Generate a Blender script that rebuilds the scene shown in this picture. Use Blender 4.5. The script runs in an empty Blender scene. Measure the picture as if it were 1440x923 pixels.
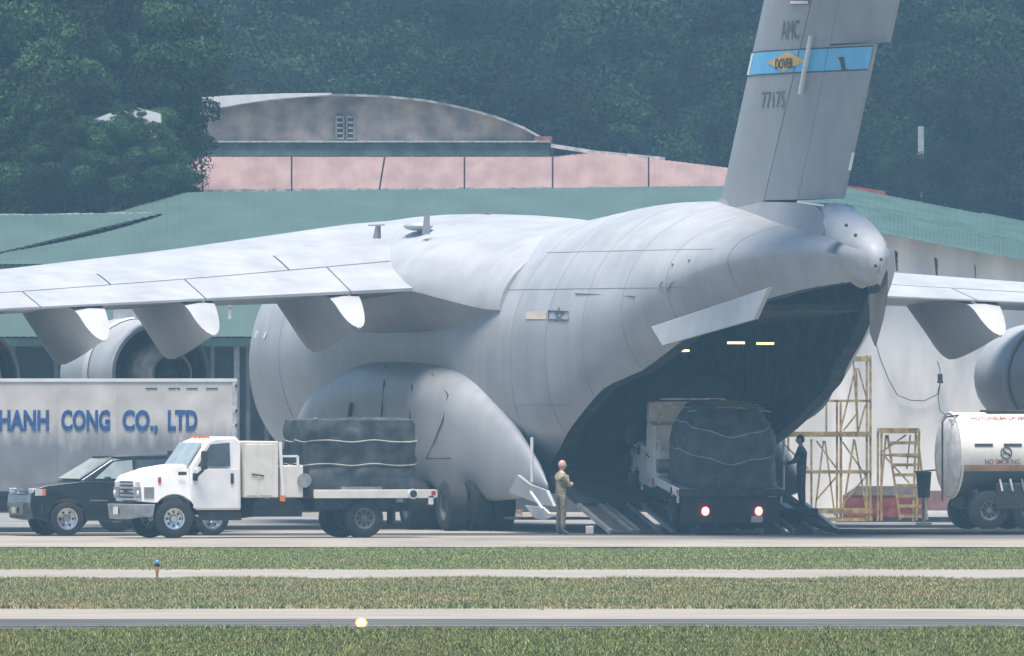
import bpy, bmesh, math, random
import numpy as np
from mathutils import Vector, Matrix, noise as mnoise
random.seed(7); rng = np.random.default_rng(7)
R = math.radians
S = bpy.context.scene
COL = S.collection

# ------------------------------------------------------------------ camera
FPX, CAMY, CAMZ = 23600.0, -400.0, 4.0
cam_d = bpy.data.cameras.new("camera"); cam = bpy.data.objects.new("camera", cam_d); COL.objects.link(cam)
cam_d.sensor_width = 36.0; cam_d.lens = 36.0*FPX/1440.0
cam_d.clip_start = 1.0; cam_d.clip_end = 5000.0
cam.location = (0, CAMY, CAMZ)
cam.rotation_euler = (R(90)+math.atan((517-461.5)/FPX), 0, 0)
S.camera = cam
S.render.resolution_x = 1024; S.render.resolution_y = 656

# ------------------------------------------------------------------ light
SUN_EL, SUN_AZ = 79.0, 192.0          # compass-like: direction the sun stands in, degrees from +Y clockwise
w = bpy.data.worlds.new("World"); S.world = w; w.use_nodes = True
nt = w.node_tree; bg = nt.nodes['Background']
sky = nt.nodes.new('ShaderNodeTexSky'); sky.sky_type = 'NISHITA'; sky.sun_disc = False
sky.sun_elevation = R(SUN_EL); sky.sun_rotation = R(SUN_AZ)
sky.air_density = 1.0; sky.dust_density = 1.2; sky.ozone_density = 1.6
nt.links.new(sky.outputs[0], bg.inputs[0]); bg.inputs[1].default_value = 0.1
sl = bpy.data.lights.new("sun", 'SUN'); sl.energy = 4.9; sl.angle = R(32); sl.color = (1.0, 0.92, 0.82)
sun = bpy.data.objects.new("sun", sl); COL.objects.link(sun)
sd = Vector((math.sin(R(SUN_AZ))*math.cos(R(SUN_EL)), math.cos(R(SUN_AZ))*math.cos(R(SUN_EL)), math.sin(R(SUN_EL))))
sun.rotation_euler = sd.to_track_quat('Z', 'Y').to_euler()
S.view_settings.view_transform = 'Standard'; S.view_settings.look = 'None'
S.view_settings.exposure = 0.8; S.view_settings.gamma = 1.0
S.cycles.volume_step_rate = 1.0; S.cycles.volume_bounces = 1
HAZE_DENSITY = 0.00028
HAZE_COLOR = (0.36, 0.68, 1.0)

# ------------------------------------------------------------------ helpers
def W(px, py, Y):
    """a place in the world at distance Y from where the picture shows it"""
    d = Y-CAMY
    return Vector(((px-720)/FPX*d, Y, CAMZ+(517-py)/FPX*d))
def gY(py): return CAMZ*FPX/(py-517)+CAMY
MATS = {}
def mat(name, col, rough=0.6, metal=0.0, var=0.12, scale=3.0, bump=0.0, bscale=20.0, col2=None, stretch=(1,1,1), emit=None, estr=0, spec=0.5, coat=0.0, detail=4):
    if name in MATS: return MATS[name]
    m = bpy.data.materials.new(name); m.use_nodes = True; t = m.node_tree; p = t.nodes['Principled BSDF']
    p.inputs['Roughness'].default_value = rough; p.inputs['Metallic'].default_value = metal
    p.inputs['Specular IOR Level'].default_value = spec; p.inputs['Coat Weight'].default_value = coat
    tc = t.nodes.new('ShaderNodeTexCoord'); mp = t.nodes.new('ShaderNodeMapping')
    t.links.new(tc.outputs['Object'], mp.inputs[0]); mp.inputs['Scale'].default_value = stretch
    n = t.nodes.new('ShaderNodeTexNoise'); n.inputs['Scale'].default_value = scale; n.inputs['Detail'].default_value = detail
    t.links.new(mp.outputs[0], n.inputs['Vector'])
    r = t.nodes.new('ShaderNodeValToRGB'); t.links.new(n.outputs[0], r.inputs[0])
    c = col; c2 = col2 or tuple(x*(1-var*2) for x in col)
    r.color_ramp.elements[0].position = 0.36; r.color_ramp.elements[1].position = 0.64
    r.color_ramp.elements[0].color = (*c2, 1); r.color_ramp.elements[1].color = (*[min(1, x*(1+var*.4)) for x in c], 1)
    t.links.new(r.outputs[0], p.inputs['Base Color'])
    if bump:
        b = t.nodes.new('ShaderNodeBump'); b.inputs['Strength'].default_value = bump; b.inputs['Distance'].default_value = 0.05
        n2 = t.nodes.new('ShaderNodeTexNoise'); n2.inputs['Scale'].default_value = bscale; t.links.new(tc.outputs['Object'], n2.inputs['Vector'])
        t.links.new(n2.outputs[0], b.inputs['Height']); t.links.new(b.outputs[0], p.inputs['Normal'])
    if emit:
        p.inputs['Emission Color'].default_value = (*emit, 1); p.inputs['Emission Strength'].default_value = estr
    m['ramp'] = r.name
    MATS[name] = m; return m

class MB:
    def __init__(s): s.b = bmesh.new()
    def v(s, p): return s.b.verts.new(p)
    def face(s, pts):
        try: return s.b.faces.new([s.v(p) for p in pts])
        except Exception: return None
    def box(s, c, d, rz=0, M=None):
        hx, hy, hz = d[0]/2, d[1]/2, d[2]/2
        m = M or (Matrix.Translation(c) @ Matrix.Rotation(rz, 4, 'Z'))
        vs = [s.v(m @ Vector((x*hx, y*hy, z*hz))) for x in (-1,1) for y in (-1,1) for z in (-1,1)]
        for f in ((0,1,3,2),(4,6,7,5),(0,4,5,1),(2,3,7,6),(0,2,6,4),(1,5,7,3)): s.b.faces.new([vs[i] for i in f])
        return s
    def box2(s, a, b):
        return s.box([(a[i]+b[i])/2 for i in range(3)], [abs(b[i]-a[i]) for i in range(3)])
    def bar(s, p, q, wd=.05, ht=None):
        p, q = Vector(p), Vector(q); ht = ht or wd; d = q-p; L = d.length
        if L < 1e-6: return s
        rot = d.to_track_quat('X', 'Z').to_matrix().to_4x4()
        m = Matrix.Translation((p+q)/2) @ rot
        return s.box(None, (L, wd, ht), M=m)
    def tube(s, pts, r, n=6, caps=True):
        pts = [Vector(p) for p in pts]; rings = []
        rr = r if isinstance(r, (list, tuple)) else [r]*len(pts)
        for i, p in enumerate(pts):
            d = (pts[min(i+1, len(pts)-1)]-pts[max(i-1, 0)]).normalized()
            a = d.cross(Vector((0,0,1)));
            if a.length < .05: a = d.cross(Vector((0,1,0)))
            a.normalize(); b = d.cross(a)
            rings.append([s.v(p+(a*math.cos(k*2*math.pi/n)+b*math.sin(k*2*math.pi/n))*rr[i]) for k in range(n)])
        for i in range(len(rings)-1):
            for k in range(n): s.b.faces.new([rings[i][k], rings[i][(k+1)%n], rings[i+1][(k+1)%n], rings[i+1][k]])
        if caps: s.b.faces.new(rings[0]); s.b.faces.new(rings[-1])
        return s
    def loft(s, rings, closed=True, caps=True):
        vr = [[s.v(p) for p in r] for r in rings]
        for i in range(len(vr)-1):
            n = len(vr[i])
            for k in range(n if closed else n-1):
                s.b.faces.new([vr[i][k], vr[i][(k+1)%n], vr[i+1][(k+1)%n], vr[i+1][k]])
        if caps and closed: s.b.faces.new(vr[0]); s.b.faces.new(vr[-1])
        return vr
    def prism(s, poly, a, b, plane='xz'):
        """polygon in xz extruded along y from a to b (or yz along x, xy along z)"""
        f = {'xz': lambda p, t: (p[0], t, p[1]), 'yz': lambda p, t: (t, p[0], p[1]), 'xy': lambda p, t: (p[0], p[1], t)}[plane]
        A = [s.v(f(p, a)) for p in poly]; B = [s.v(f(p, b)) for p in poly]
        s.b.faces.new(A); s.b.faces.new(B[::-1])
        n = len(poly)
        for k in range(n): s.b.faces.new([A[k], B[k], B[(k+1)%n], A[(k+1)%n]])
        return s
    def sphere(s, c, r, u=12, v=8, sc=(1,1,1)):
        m = Matrix.Translation(c) @ Matrix.Diagonal((*sc, 1))
        bmesh.ops.create_uvsphere(s.b, u_segments=u, v_segments=v, radius=r, matrix=m); return s
    def build(s, name, m, parent=None, smooth=False, bevel=0, seg=2, loc=None, angle=35, subd=0, keep=False):
        bmesh.ops.remove_doubles(s.b, verts=s.b.verts, dist=1e-5)
        bmesh.ops.recalc_face_normals(s.b, faces=s.b.faces)
        me = bpy.data.meshes.new(name); s.b.to_mesh(me); s.b.free()
        for mm in (m if isinstance(m, list) else [m]): me.materials.append(mm)
        o = bpy.data.objects.new(name, me); COL.objects.link(o)
        if parent: o.parent = parent
        if loc: o.location = loc
        if bevel:
            bv = o.modifiers.new('bevel', 'BEVEL'); bv.width = bevel; bv.segments = seg; bv.limit_method = 'ANGLE'; bv.angle_limit = R(40)
        if subd:
            sb = o.modifiers.new('subsurf', 'SUBSURF'); sb.levels = subd; sb.render_levels = subd
        if smooth:
            me.polygons.foreach_set('use_smooth', [True]*len(me.polygons))
            if angle: me.set_sharp_from_angle(angle=R(angle))
        return o
def tag(o, label=None, cat=None, group=None, kind=None):
    if label: o['label'] = label
    if cat: o['category'] = cat
    if group: o['group'] = group
    if kind: o['kind'] = kind
    return o
def empty(name, loc, rz=0, rx=0, **k):
    o = bpy.data.objects.new(name, None); COL.objects.link(o); o.location = loc; o.rotation_euler = (rx, 0, rz)
    o.empty_display_size = .3
    return tag(o, **k)
def inst(o, name=None, parent=None, loc=None, rot=None, sc=None):
    c = o.copy(); COL.objects.link(c)
    if name: c.name = name
    c.parent = parent
    if loc is not None: c.location = loc
    if rot is not None: c.rotation_euler = rot
    if sc is not None: c.scale = sc
    return c
def text_mesh(txt, h, wd=None, bold=0.0, extr=0.003):
    """returns (verts, faces) list lying in x/y, baseline 0, left 0, scaled to height h and width wd"""
    cu = bpy.data.curves.new('t', 'FONT'); cu.body = txt; cu.offset = bold; cu.extrude = 0; cu.resolution_u = 3
    o = bpy.data.objects.new('t', cu); COL.objects.link(o)
    dg = bpy.context.evaluated_depsgraph_get(); me = bpy.data.meshes.new_from_object(o.evaluated_get(dg))
    vs = [Vector(v.co) for v in me.vertices]; fs = [list(p.vertices) for p in me.polygons]
    bpy.data.objects.remove(o); bpy.data.curves.remove(cu); bpy.data.meshes.remove(me)
    x0 = min(v.x for v in vs); x1 = max(v.x for v in vs); y0 = 0.0; y1 = 0.72
    sx = (wd/(x1-x0)) if wd else h/(y1-y0); sy = h/(y1-y0)
    return [Vector(((v.x-x0)*sx, (v.y-y0)*sy, 0)) for v in vs], fs
def decal(name, vf, fn, m, parent, thick=0.0):
    """place flat letter meshes on a surface: fn(x, y) -> point"""
    vs, fs = vf
    me = bpy.data.meshes.new(name); me.from_pydata([fn(v.x, v.y) for v in vs], [], fs); me.materials.append(m)
    o = bpy.data.objects.new(name, me); COL.objects.link(o); o.parent = parent; return o
def lerp_tab(tab, s):
    if s <= tab[0][0]: return tab[0][1:]
    for a, b in zip(tab, tab[1:]):
        if s <= b[0]:
            f = (s-a[0])/(b[0]-a[0]); return [x+(y-x)*f for x, y in zip(a[1:], b[1:])]
    return tab[-1][1:]
def smooth_tab(tab, s):
    # catmull-rom through the table
    n = len(tab)
    if s <= tab[0][0]: return list(tab[0][1:])
    if s >= tab[-1][0]: return list(tab[-1][1:])
    for i in range(n-1):
        if s <= tab[i+1][0]:
            p0 = tab[max(i-1,0)]; p1 = tab[i]; p2 = tab[i+1]; p3 = tab[min(i+2,n-1)]
            h = p2[0]-p1[0]; f = (s-p1[0])/h; out = []
            for k in range(1, len(p1)):
                m1 = (p2[k]-p0[k])/max(p2[0]-p0[0],1e-6)*h; m2 = (p3[k]-p1[k])/max(p3[0]-p1[0],1e-6)*h
                out.append((2*f**3-3*f**2+1)*p1[k]+(f**3-2*f**2+f)*m1+(-2*f**3+3*f**2)*p2[k]+(f**3-f**2)*m2)
            return out

# ------------------------------------------------------------------ materials
M_grey = mat('aircraft_grey', (.36,.372,.39), rough=.4, var=.07, scale=.9, bump=.06, bscale=2, stretch=(1,.5,1.2), detail=8)
def streaks(m, sc, lo, hi, st):
    t = m.node_tree; p = t.nodes['Principled BSDF']; src = p.inputs['Base Color'].links[0].from_socket
    tc = t.nodes.new('ShaderNodeTexCoord'); mp = t.nodes.new('ShaderNodeMapping'); mp.inputs['Scale'].default_value = st
    n = t.nodes.new('ShaderNodeTexNoise'); n.inputs['Scale'].default_value = sc; n.inputs['Detail'].default_value = 7; n.inputs['Roughness'].default_value = .65
    t.links.new(tc.outputs['Object'], mp.inputs[0]); t.links.new(mp.outputs[0], n.inputs['Vector'])
    mr = t.nodes.new('ShaderNodeMapRange'); mr.inputs[1].default_value = .35; mr.inputs[2].default_value = .65; mr.inputs[3].default_value = lo; mr.inputs[4].default_value = hi
    t.links.new(n.outputs[0], mr.inputs[0]); mx = t.nodes.new('ShaderNodeMix'); mx.data_type = 'RGBA'; mx.blend_type = 'MULTIPLY'; mx.inputs[0].default_value = 1
    t.links.new(src, mx.inputs[6]); t.links.new(mr.outputs[0], mx.inputs[7]); t.links.new(mx.outputs[2], p.inputs['Base Color'])
streaks(M_grey, 2.2, .9, 1.05, (.8,.8,.14))
M_fin = mat('fin_grey', (.26,.275,.3), rough=.55, var=.05, scale=1.2)
M_cap = mat('fairing_pale_grey', (.5,.51,.53), rough=.5, var=.08, scale=1.5)
M_seam = mat('seam_dark', (.05,.055,.07), rough=.8, var=.1)
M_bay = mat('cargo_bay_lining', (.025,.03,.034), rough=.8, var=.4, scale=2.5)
M_black = mat('rubber', (.018,.018,.02), rough=.85, var=.2)
M_dkmetal = mat('dark_chassis', (.03,.032,.036), rough=.7, var=.3, scale=6)
M_white = mat('white_paint', (.76,.76,.755), rough=.35, var=.05, scale=2.5, coat=.2, detail=8)
M_cream = mat('cream_box_paint', (.66,.63,.57), rough=.55, var=.05, scale=4)
M_steel = mat('steel', (.35,.36,.38), rough=.4, metal=.6, var=.15)
M_chrome = mat('chrome_rim', (.6,.62,.64), rough=.25, metal=.9, var=.1)
M_glass = mat('window_glass', (.05,.065,.07), rough=.08, var=.15, spec=.8)
M_glass_l = mat('windshield_glass', (.30,.36,.36), rough=.08, var=.1, spec=.8)
M_suv = mat('black_car_paint', (.014,.018,.022), rough=.22, var=.1, coat=.6)
M_tarp = mat('dark_tarp', (.045,.055,.062), rough=.6, var=.35, scale=3, bump=.3, bscale=6)
M_strap = mat('pale_strap', (.34,.34,.31), rough=.8, var=.15)
M_red = mat('red_lens', (.5,.02,.02), rough=.3)
M_orange = mat('amber_lens', (.7,.2,.05), rough=.3)
M_lamp = mat('tail_lamp_lit', (.8,.05,.05), emit=(1,.12,.08), estr=7)
M_lampw = mat('tail_lamp_bulb', (.8,.4,.3), emit=(1,.75,.6), estr=10)
M_baylight = mat('bay_lamp', (.9,.8,.6), emit=(1,.5,.17), estr=2.6)
M_yellow = mat('weathered_yellow_paint', (.44,.33,.15), rough=.7, var=.3, scale=5, col2=(.2,.15,.08))
M_concrete = mat('pillar_concrete', (.2,.2,.2), rough=.9, var=.2, scale=2)

# ================================================================== GROUND
def sheet(name, y0, y1, z, m, x=600):
    b = MB(); b.face([(-x,y0,z),(x,y0,z),(x,y1,z),(-x,y1,z)]); o = b.build(name, m); tag(o, kind='structure'); return o
M_soil = mat('soil', (.075,.085,.04), rough=1, var=.4, scale=.4, col2=(.05,.07,.03))
M_apron = mat('apron_concrete', (.255,.23,.195), rough=.9, var=.12, scale=1.2, stretch=(.25,.1,1), bump=.1)
M_asph = mat('runway_asphalt', (.075,.073,.072), rough=.9, var=.25, scale=1.5, stretch=(.12,.5,1))
M_shoulder = mat('shoulder_concrete', (.25,.23,.2), rough=.9, var=.1, scale=2, stretch=(.2,.3,1))
M_dark_strip = mat('apron_dark_strip', (.035,.037,.042), rough=.85, var=.3, scale=2)
sheet('ground', -450, 2500, -0.03, M_soil, 2500)
sheet('apron', gY(769.5), 70, 0.0, M_apron)
sheet('dark_strip', gY(753.3), gY(750.2), 0.006, M_dark_strip)  # narrow darker strip running across the apron
sheet('far_apron_band', gY(744), 58, 0.004, mat('far_apron', (.2,.195,.185), rough=.9, var=.2, scale=1.5, stretch=(.2,.3,1)))
sheet('perimeter_path', gY(814), gY(799.5), 0.0, M_shoulder)
sheet('runway', gY(889), gY(871), 0.0, M_asph)
sheet('runway_edge_line', gY(881.2), gY(880.0), .006, mat('worn_edge_line', (.15,.145,.135), var=.4, scale=2, stretch=(.3,1,1)))
sheet('runway_shoulder', gY(871), gY(856.5), 0.004, M_shoulder)

def grass_mat(name, a, b_, c, yel):
    m = bpy.data.materials.new(name); m.use_nodes = True; t = m.node_tree; p = t.nodes['Principled BSDF']
    p.inputs['Roughness'].default_value = .9; p.inputs['Specular IOR Level'].default_value = .15
    geo = t.nodes.new('ShaderNodeNewGeometry'); tc = t.nodes.new('ShaderNodeTexCoord')
    r = t.nodes.new('ShaderNodeValToRGB'); e = r.color_ramp.elements
    e[0].position = 0; e[0].color = (*a, 1); e[1].position = 1; e[1].color = (*c, 1)
    k = e.new(.55); k.color = (*b_, 1)
    t.links.new(geo.outputs['Random Per Island'], r.inputs[0])
    n = t.nodes.new('ShaderNodeTexNoise'); n.inputs['Scale'].default_value = .35; n.inputs['Detail'].default_value = 5
    t.links.new(tc.outputs['Object'], n.inputs['Vector'])
    r2 = t.nodes.new('ShaderNodeValToRGB'); r2.color_ramp.elements[0].position = .45; r2.color_ramp.elements[1].position = .62
    t.links.new(n.outputs[0], r2.inputs[0])
    mx = t.nodes.new('ShaderNodeMix'); mx.data_type = 'RGBA'
    t.links.new(r2.outputs[0], mx.inputs[0]); t.links.new(r.outputs[0], mx.inputs[6])
    mx.inputs[7].default_value = (*yel, 1)
    mm = t.nodes.new('ShaderNodeMath'); mm.operation = 'MULTIPLY'; mm.inputs[1].default_value = .6
    t.links.new(r2.outputs[0], mm.inputs[0]); t.links.new(mm.outputs[0], mx.inputs[0])
    t.links.new(mx.outputs[2], p.inputs['Base Color']); return m
def grass(name, y0, y1, halfw, dens, h, m, label):
    n = int((y1-y0)*halfw*2*dens)
    cx = rng.uniform(-halfw, halfw, n); cy = rng.uniform(y0, y1, n)
    cy = cy+np.where(cy > (y0+y1)/2, 1, -1)*rng.uniform(0,1,n)**6*(1.2+.8*np.sin(cx*1.7)+.6*np.sin(cx*4.1))
    # patchy height
    hh = h*(.55+.45*np.sin(cx*1.3+np.sin(cy*.7)*2)*np.sin(cy*.9+cx*.3))*rng.uniform(.5, 1.35, n)+h*.35
    K = 3
    V = np.zeros((n, K, 3, 3)); 
    for k in range(K):
        ang = rng.uniform(0, 2*math.pi, n); wd = rng.uniform(.007, .02, n); le = rng.uniform(.2, 1.5, n)*hh
        dx, dy = np.cos(ang), np.sin(ang); ox = rng.uniform(-.05, .05, n); oy = rng.uniform(-.05, .05, n)
        V[:,k,0] = np.stack([cx+ox-wd*1.0, cy+oy, np.zeros(n)-.02], 1)
        V[:,k,1] = np.stack([cx+ox+wd*1.0, cy+oy, np.zeros(n)-.02], 1)
        V[:,k,2] = np.stack([cx+ox+dx*le, cy+oy+dy*le, hh*rng.uniform(.7, 1.1, n)], 1)
    V = V.reshape(-1, 3); nf = n*K
    me = bpy.data.meshes.new(name); me.vertices.add(len(V)); me.vertices.foreach_set('co', V.ravel())
    me.loops.add(nf*3); me.loops.foreach_set('vertex_index', np.arange(nf*3)); me.polygons.add(nf)
    me.polygons.foreach_set('loop_start', np.arange(nf)*3); me.update(calc_edges=True); me.materials.append(m)
    o = bpy.data.objects.new(name, me); COL.objects.link(o); tag(o, label, 'grass', kind='stuff'); return o
G1 = grass_mat('grass_far', (.13,.17,.065), (.19,.23,.08), (.28,.3,.13), (.29,.26,.13))
G2 = grass_mat('grass_mid', (.13,.165,.065), (.2,.23,.095), (.29,.28,.15), (.36,.26,.14))
G3 = grass_mat('grass_near', (.06,.085,.02), (.125,.165,.04), (.34,.36,.17), (.2,.16,.07))
grass('grass_strip', gY(801), gY(772), 17, 80, .045, G1, 'far green grass strip between the apron edge and the narrow path')
grass('grass_verge', gY(856), gY(816), 14, 130, .075, G2, 'middle grass strip with browned tips between path and runway')
grass('grass_field', gY(940), gY(888), 10, 190, .085, G3, 'nearest dark weedy grass in front of the runway')

# ================================================================== HILL + TREES
def leaf_mat(name, dark, mid, light):
    m = bpy.data.materials.new(name); m.use_nodes = True; t = m.node_tree; p = t.nodes['Principled BSDF']
    p.inputs['Roughness'].default_value = .95; p.inputs['Specular IOR Level'].default_value = .08
    geo = t.nodes.new('ShaderNodeNewGeometry'); oi = t.nodes.new('ShaderNodeObjectInfo')
    r = t.nodes.new('ShaderNodeValToRGB'); e = r.color_ramp.elements
    e[0].position = 0; e[0].color = (*dark, 1); e[1].position = 1; e[1].color = (*light, 1); k = e.new(.6); k.color = (*mid, 1)
    t.links.new(geo.outputs['Random Per Island'], r.inputs[0])
    hs = t.nodes.new('ShaderNodeHueSaturation'); mr = t.nodes.new('ShaderNodeMapRange')
    mr.inputs[3].default_value = .45; mr.inputs[4].default_value = 1.5
    t.links.new(oi.outputs['Random'], mr.inputs[0]); t.links.new(mr.outputs[0], hs.inputs['Value'])
    t.links.new(r.outputs[0], hs.inputs['Color'])
    tc = t.nodes.new('ShaderNodeTexCoord'); n = t.nodes.new('ShaderNodeTexNoise'); n.inputs['Scale'].default_value = .6; n.inputs['Detail'].default_value = 2
    t.links.new(tc.outputs['Object'], n.inputs['Vector']); m2 = t.nodes.new('ShaderNodeMapRange'); m2.inputs[1].default_value = .38; m2.inputs[2].default_value = .62; m2.inputs[3].default_value = .5; m2.inputs[4].default_value = 1.5
    t.links.new(n.outputs[0], m2.inputs[0]); mx = t.nodes.new('ShaderNodeMix'); mx.data_type = 'RGBA'; mx.blend_type = 'MULTIPLY'; mx.inputs[0].default_value = 1
    t.links.new(hs.outputs[0], mx.inputs[6]); t.links.new(m2.outputs[0], mx.inputs[7]); t.links.new(mx.outputs[2], p.inputs['Base Color']); return m
L1 = leaf_mat('leaves_dark', (.008,.017,.01), (.013,.027,.013), (.022,.04,.018))
L2 = leaf_mat('leaves_fresh', (.013,.03,.012), (.024,.055,.018), (.042,.085,.028))
M_bark = mat('bark', (.1,.08,.06), rough=.95, var=.3, scale=4)
def crown_mesh(name, m, seed, n_clump, n_leaf, rx, rz, leaf=.2, cl=(.7,1.5)):
    g = np.random.default_rng(seed); C = []; Rr = []
    for i in range(n_clump):
        a = g.uniform(0, 2*math.pi); u = g.uniform(-1, 1); r = g.uniform(.35, 1)**.5
        C.append((rx*r*math.cos(a)*math.sqrt(1-u*u*.8), rx*r*math.sin(a)*math.sqrt(1-u*u*.8), rz*u)); Rr.append(g.uniform(*cl))
    C = np.array(C); Rr = np.array(Rr); idx = g.integers(0, n_clump, n_leaf)
    d = g.normal(size=(n_leaf, 3)); d /= np.linalg.norm(d, axis=1)[:,None]
    d[:,2] = np.abs(d[:,2])*g.choice([1,1,1,-.6], n_leaf)
    P = C[idx]+d*(Rr[idx]*g.uniform(.75, 1.05, n_leaf))[:,None]*np.array([1,1,.75])
    nrm = d+g.normal(size=(n_leaf,3))*.55; nrm /= np.linalg.norm(nrm, axis=1)[:,None]
    t1 = np.cross(nrm, g.normal(size=(n_leaf,3))); t1 /= np.linalg.norm(t1, axis=1)[:,None]; t2 = np.cross(nrm, t1)
    sz = g.uniform(.5, 1.2, n_leaf)[:,None]*leaf
    V = np.stack([P-t1*sz, P-t2*sz*.5, P+t1*sz, P+t2*sz*.5], 1).reshape(-1, 3)
    me = bpy.data.meshes.new(name); me.vertices.add(len(V)); me.vertices.foreach_set('co', V.ravel())
    me.loops.add(n_leaf*4); me.loops.foreach_set('vertex_index', np.arange(n_leaf*4)); me.polygons.add(n_leaf)
    me.polygons.foreach_set('loop_start', np.arange(n_leaf)*4); me.update(calc_edges=True); me.materials.append(m); return me
CR = [crown_mesh('crown', L1, 10+i, 56, 36000, 3.0, 3.2, .095, (.5,1.6)) for i in range(4)]
CRF = [crown_mesh('crown', L2, 30+i, 56, 38000, 2.6, 3.0, .085, (.4,1.2)) for i in range(2)]
def trunk_mesh(h, r):
    b = MB(); b.tube([(0,0,0),(.1,0,h*.4),(-.1,.1,h*.8),(0,0,h*1.3)], [r*1.3, r, r*.7, r*.25], 8)
    for k in range(5):
        a = k*1.3; z = h*(.6+.12*k); b.tube([(0,0,z),(math.cos(a)*1.0,math.sin(a)*1.0,z+.9),(math.cos(a)*1.9,math.sin(a)*1.9,z+1.5)], [r*.5,r*.3,r*.1], 6)
    bmesh.ops.recalc_face_normals(b.b, faces=b.b.faces)
    me = bpy.data.meshes.new('trunk'); b.b.to_mesh(me); b.b.free(); me.materials.append(M_bark); return me
TR = trunk_mesh(4.5, .25)
def tree(px, py, Y, sc, crown, label, group=None, gz=None):
    """py: picture height of the crown centre; the trunk goes to the ground below"""
    p = W(px, py, Y); zc = p.z; base = max(gz if gz is not None else 0, -0.02)
    h = zc-base
    root = empty('tree', (p.x, Y, base), random.uniform(0, 6), label=label, cat='tree', group=group)
    c = bpy.data.objects.new('crown', crown); COL.objects.link(c); c.parent = root; c.location = (0,0,h); c.scale = (sc,sc,sc); c.rotation_euler = (0,0,random.uniform(0,6))
    t = bpy.data.objects.new('trunk', TR); COL.objects.link(t); t.parent = root; t.scale = (sc, sc, max(h,.8)/6.4)
    return root
def hillz(Y): return 0 if Y < 170 else (Y-170)*.068
b = MB()
ys = [150,170,200,240,280,320,360,420,520,700]; xs = list(range(-160,161,10))
vr = [[b.v((x, y, hillz(y)-.3+1.5*mnoise.noise(Vector((x*.03, y*.02, 0)))*(y>175))) for x in xs] for y in ys]
for i in range(len(ys)-1):
    for k in range(len(xs)-1): b.b.faces.new([vr[i][k],vr[i][k+1],vr[i+1][k+1],vr[i+1][k]])
tag(b.build('hill', mat('hill_undergrowth', (.03,.05,.02), rough=1, var=.4, scale=.5), smooth=True), kind='structure')
kinds = ['dark dense evergreen tree on the hillside behind the hangars', 'dull green bushy tree on the hillside behind the hangars']
ROWN = ['lowest','second','third','fourth','fifth','sixth','topmost']
def mark(px):
    for lim, t_ in ((60,'at the left edge of the photo'),(200,'behind the round-topped tree'),(330,'behind the white crescent roof'),(470,'above the left half of the grey arched gable'),(600,'above the crown of the arched gable'),(740,'above the right half of the arched gable'),(860,'right of the arched gable end'),(980,'midway between gable and tail fin'),(1080,'at the leading edge of the tail fin'),(1210,'hidden partly by the tail fin'),(1310,'right of the tail fin by the white post'),(1400,'right of the white post')):
        if px < lim: return t_
    return 'at the right edge of the photo'
tones = ['dark','dull green','dense','loose']
for ri, (Y, py, n) in enumerate([(195,255,11),(212,205,12),(232,150,13),(252,95,13),(275,40,13),(300,-15,12),(330,-70,12)]):
    for k in range(n):
        px = -140+(k+.5+random.uniform(-.3,.3)+(ri%2)*.4)*1720/n; ci = random.randrange(4)
        tree(px, py+random.uniform(-22,22), Y+random.uniform(-7,7), random.uniform(.85,1.25), CR[ci], f'{ROWN[ri]}-row {tones[k%4]} hillside tree {mark(px)}', 'trees of the hillside wood', gz=hillz(Y)*.75)
# nearer tree group at the upper left, in front of the grey arched gable
near = [(176,95,106,1.05,'nearer fresh green tree with a round top beside the white crescent roof'),
        (190,190,106,.85,'nearer leafy tree beside the grey arched gable, under the round-topped tree'),
        (150,240,104,1.0,'low leafy tree rising behind the left end of the green roof'),
        (85,110,110,1.35,'broad dark tree at the upper left, left of the round-topped tree'),
        (20,215,107,1.15,'leafy tree at the left edge above the pale roof ridge'),
        (-40,90,112,1.3,'dark tree cut by the upper left edge of the photo'),
        (218,236,105,.48,'small leafy tree touching the left end of the pink roof'),
        (90,262,104,.85,'low dense tree directly above the pale ridge line at left'),
        (30,275,104,.7,'low bush-like tree behind the pale ridge at the left edge')]
for (px,py,Y,sc,lb) in near: tree(px, py, Y, sc, random.choice(CRF), lb)
tree(1303, 292, 186, .55, CR[1], 'rounded tree in front of the slim white post right of the tail fin')
tree(1276, 282, 187, .4, CR[2], 'small dark tree just left of the slim white post')
# pale far structures glimpsed between the trees
M_far = mat('pale_far_wall', (.4,.42,.42), rough=.8, var=.15)
b = MB(); p = W(1295,208,190.5); b.box((p.x,190.5,p.z),(.2,.3,1.5)); b.box((p.x+.02,190.5,p.z/2-.4),(.08,.1,p.z))
tag(b.build('roof_post', M_far), 'slim white post structure standing in the wood right of the tail fin', 'post')
e_ = empty('shed', W(162,170,101.3), 0, label='white walled shed glimpsed through the tree leaves at upper left', cat='shed')
e_.location.z = 0; zt = W(150,166,101.3).z
zz = lambda py: W(0,py,101.3).z
b = MB(); b.box2((-1.0,.1,0),(1.0,2,zz(198))); b.build('wall', mat('shed_wall', (.12,.12,.11)), e_)
b = MB(); b.prism([(-1.25,zz(206)),(-1.05,zz(176)),(-.2,zz(160)),(.7,zz(152)),(1.35,zz(160)),(1.4,zz(192)),(.2,zz(200))], -.2, 2.2); b.build('roof', M_white, e_)
for px_, py_, sc_, lb_ in ((92,248,.5,'bushy low tree under the left end of the white shed roof'),(150,252,.52,'bushy low tree directly under the white shed roof'),(200,250,.5,'bushy low tree under the right end of the white shed roof')): tree(px_, py_, 100.9, sc_, CRF[1], lb_)
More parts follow.
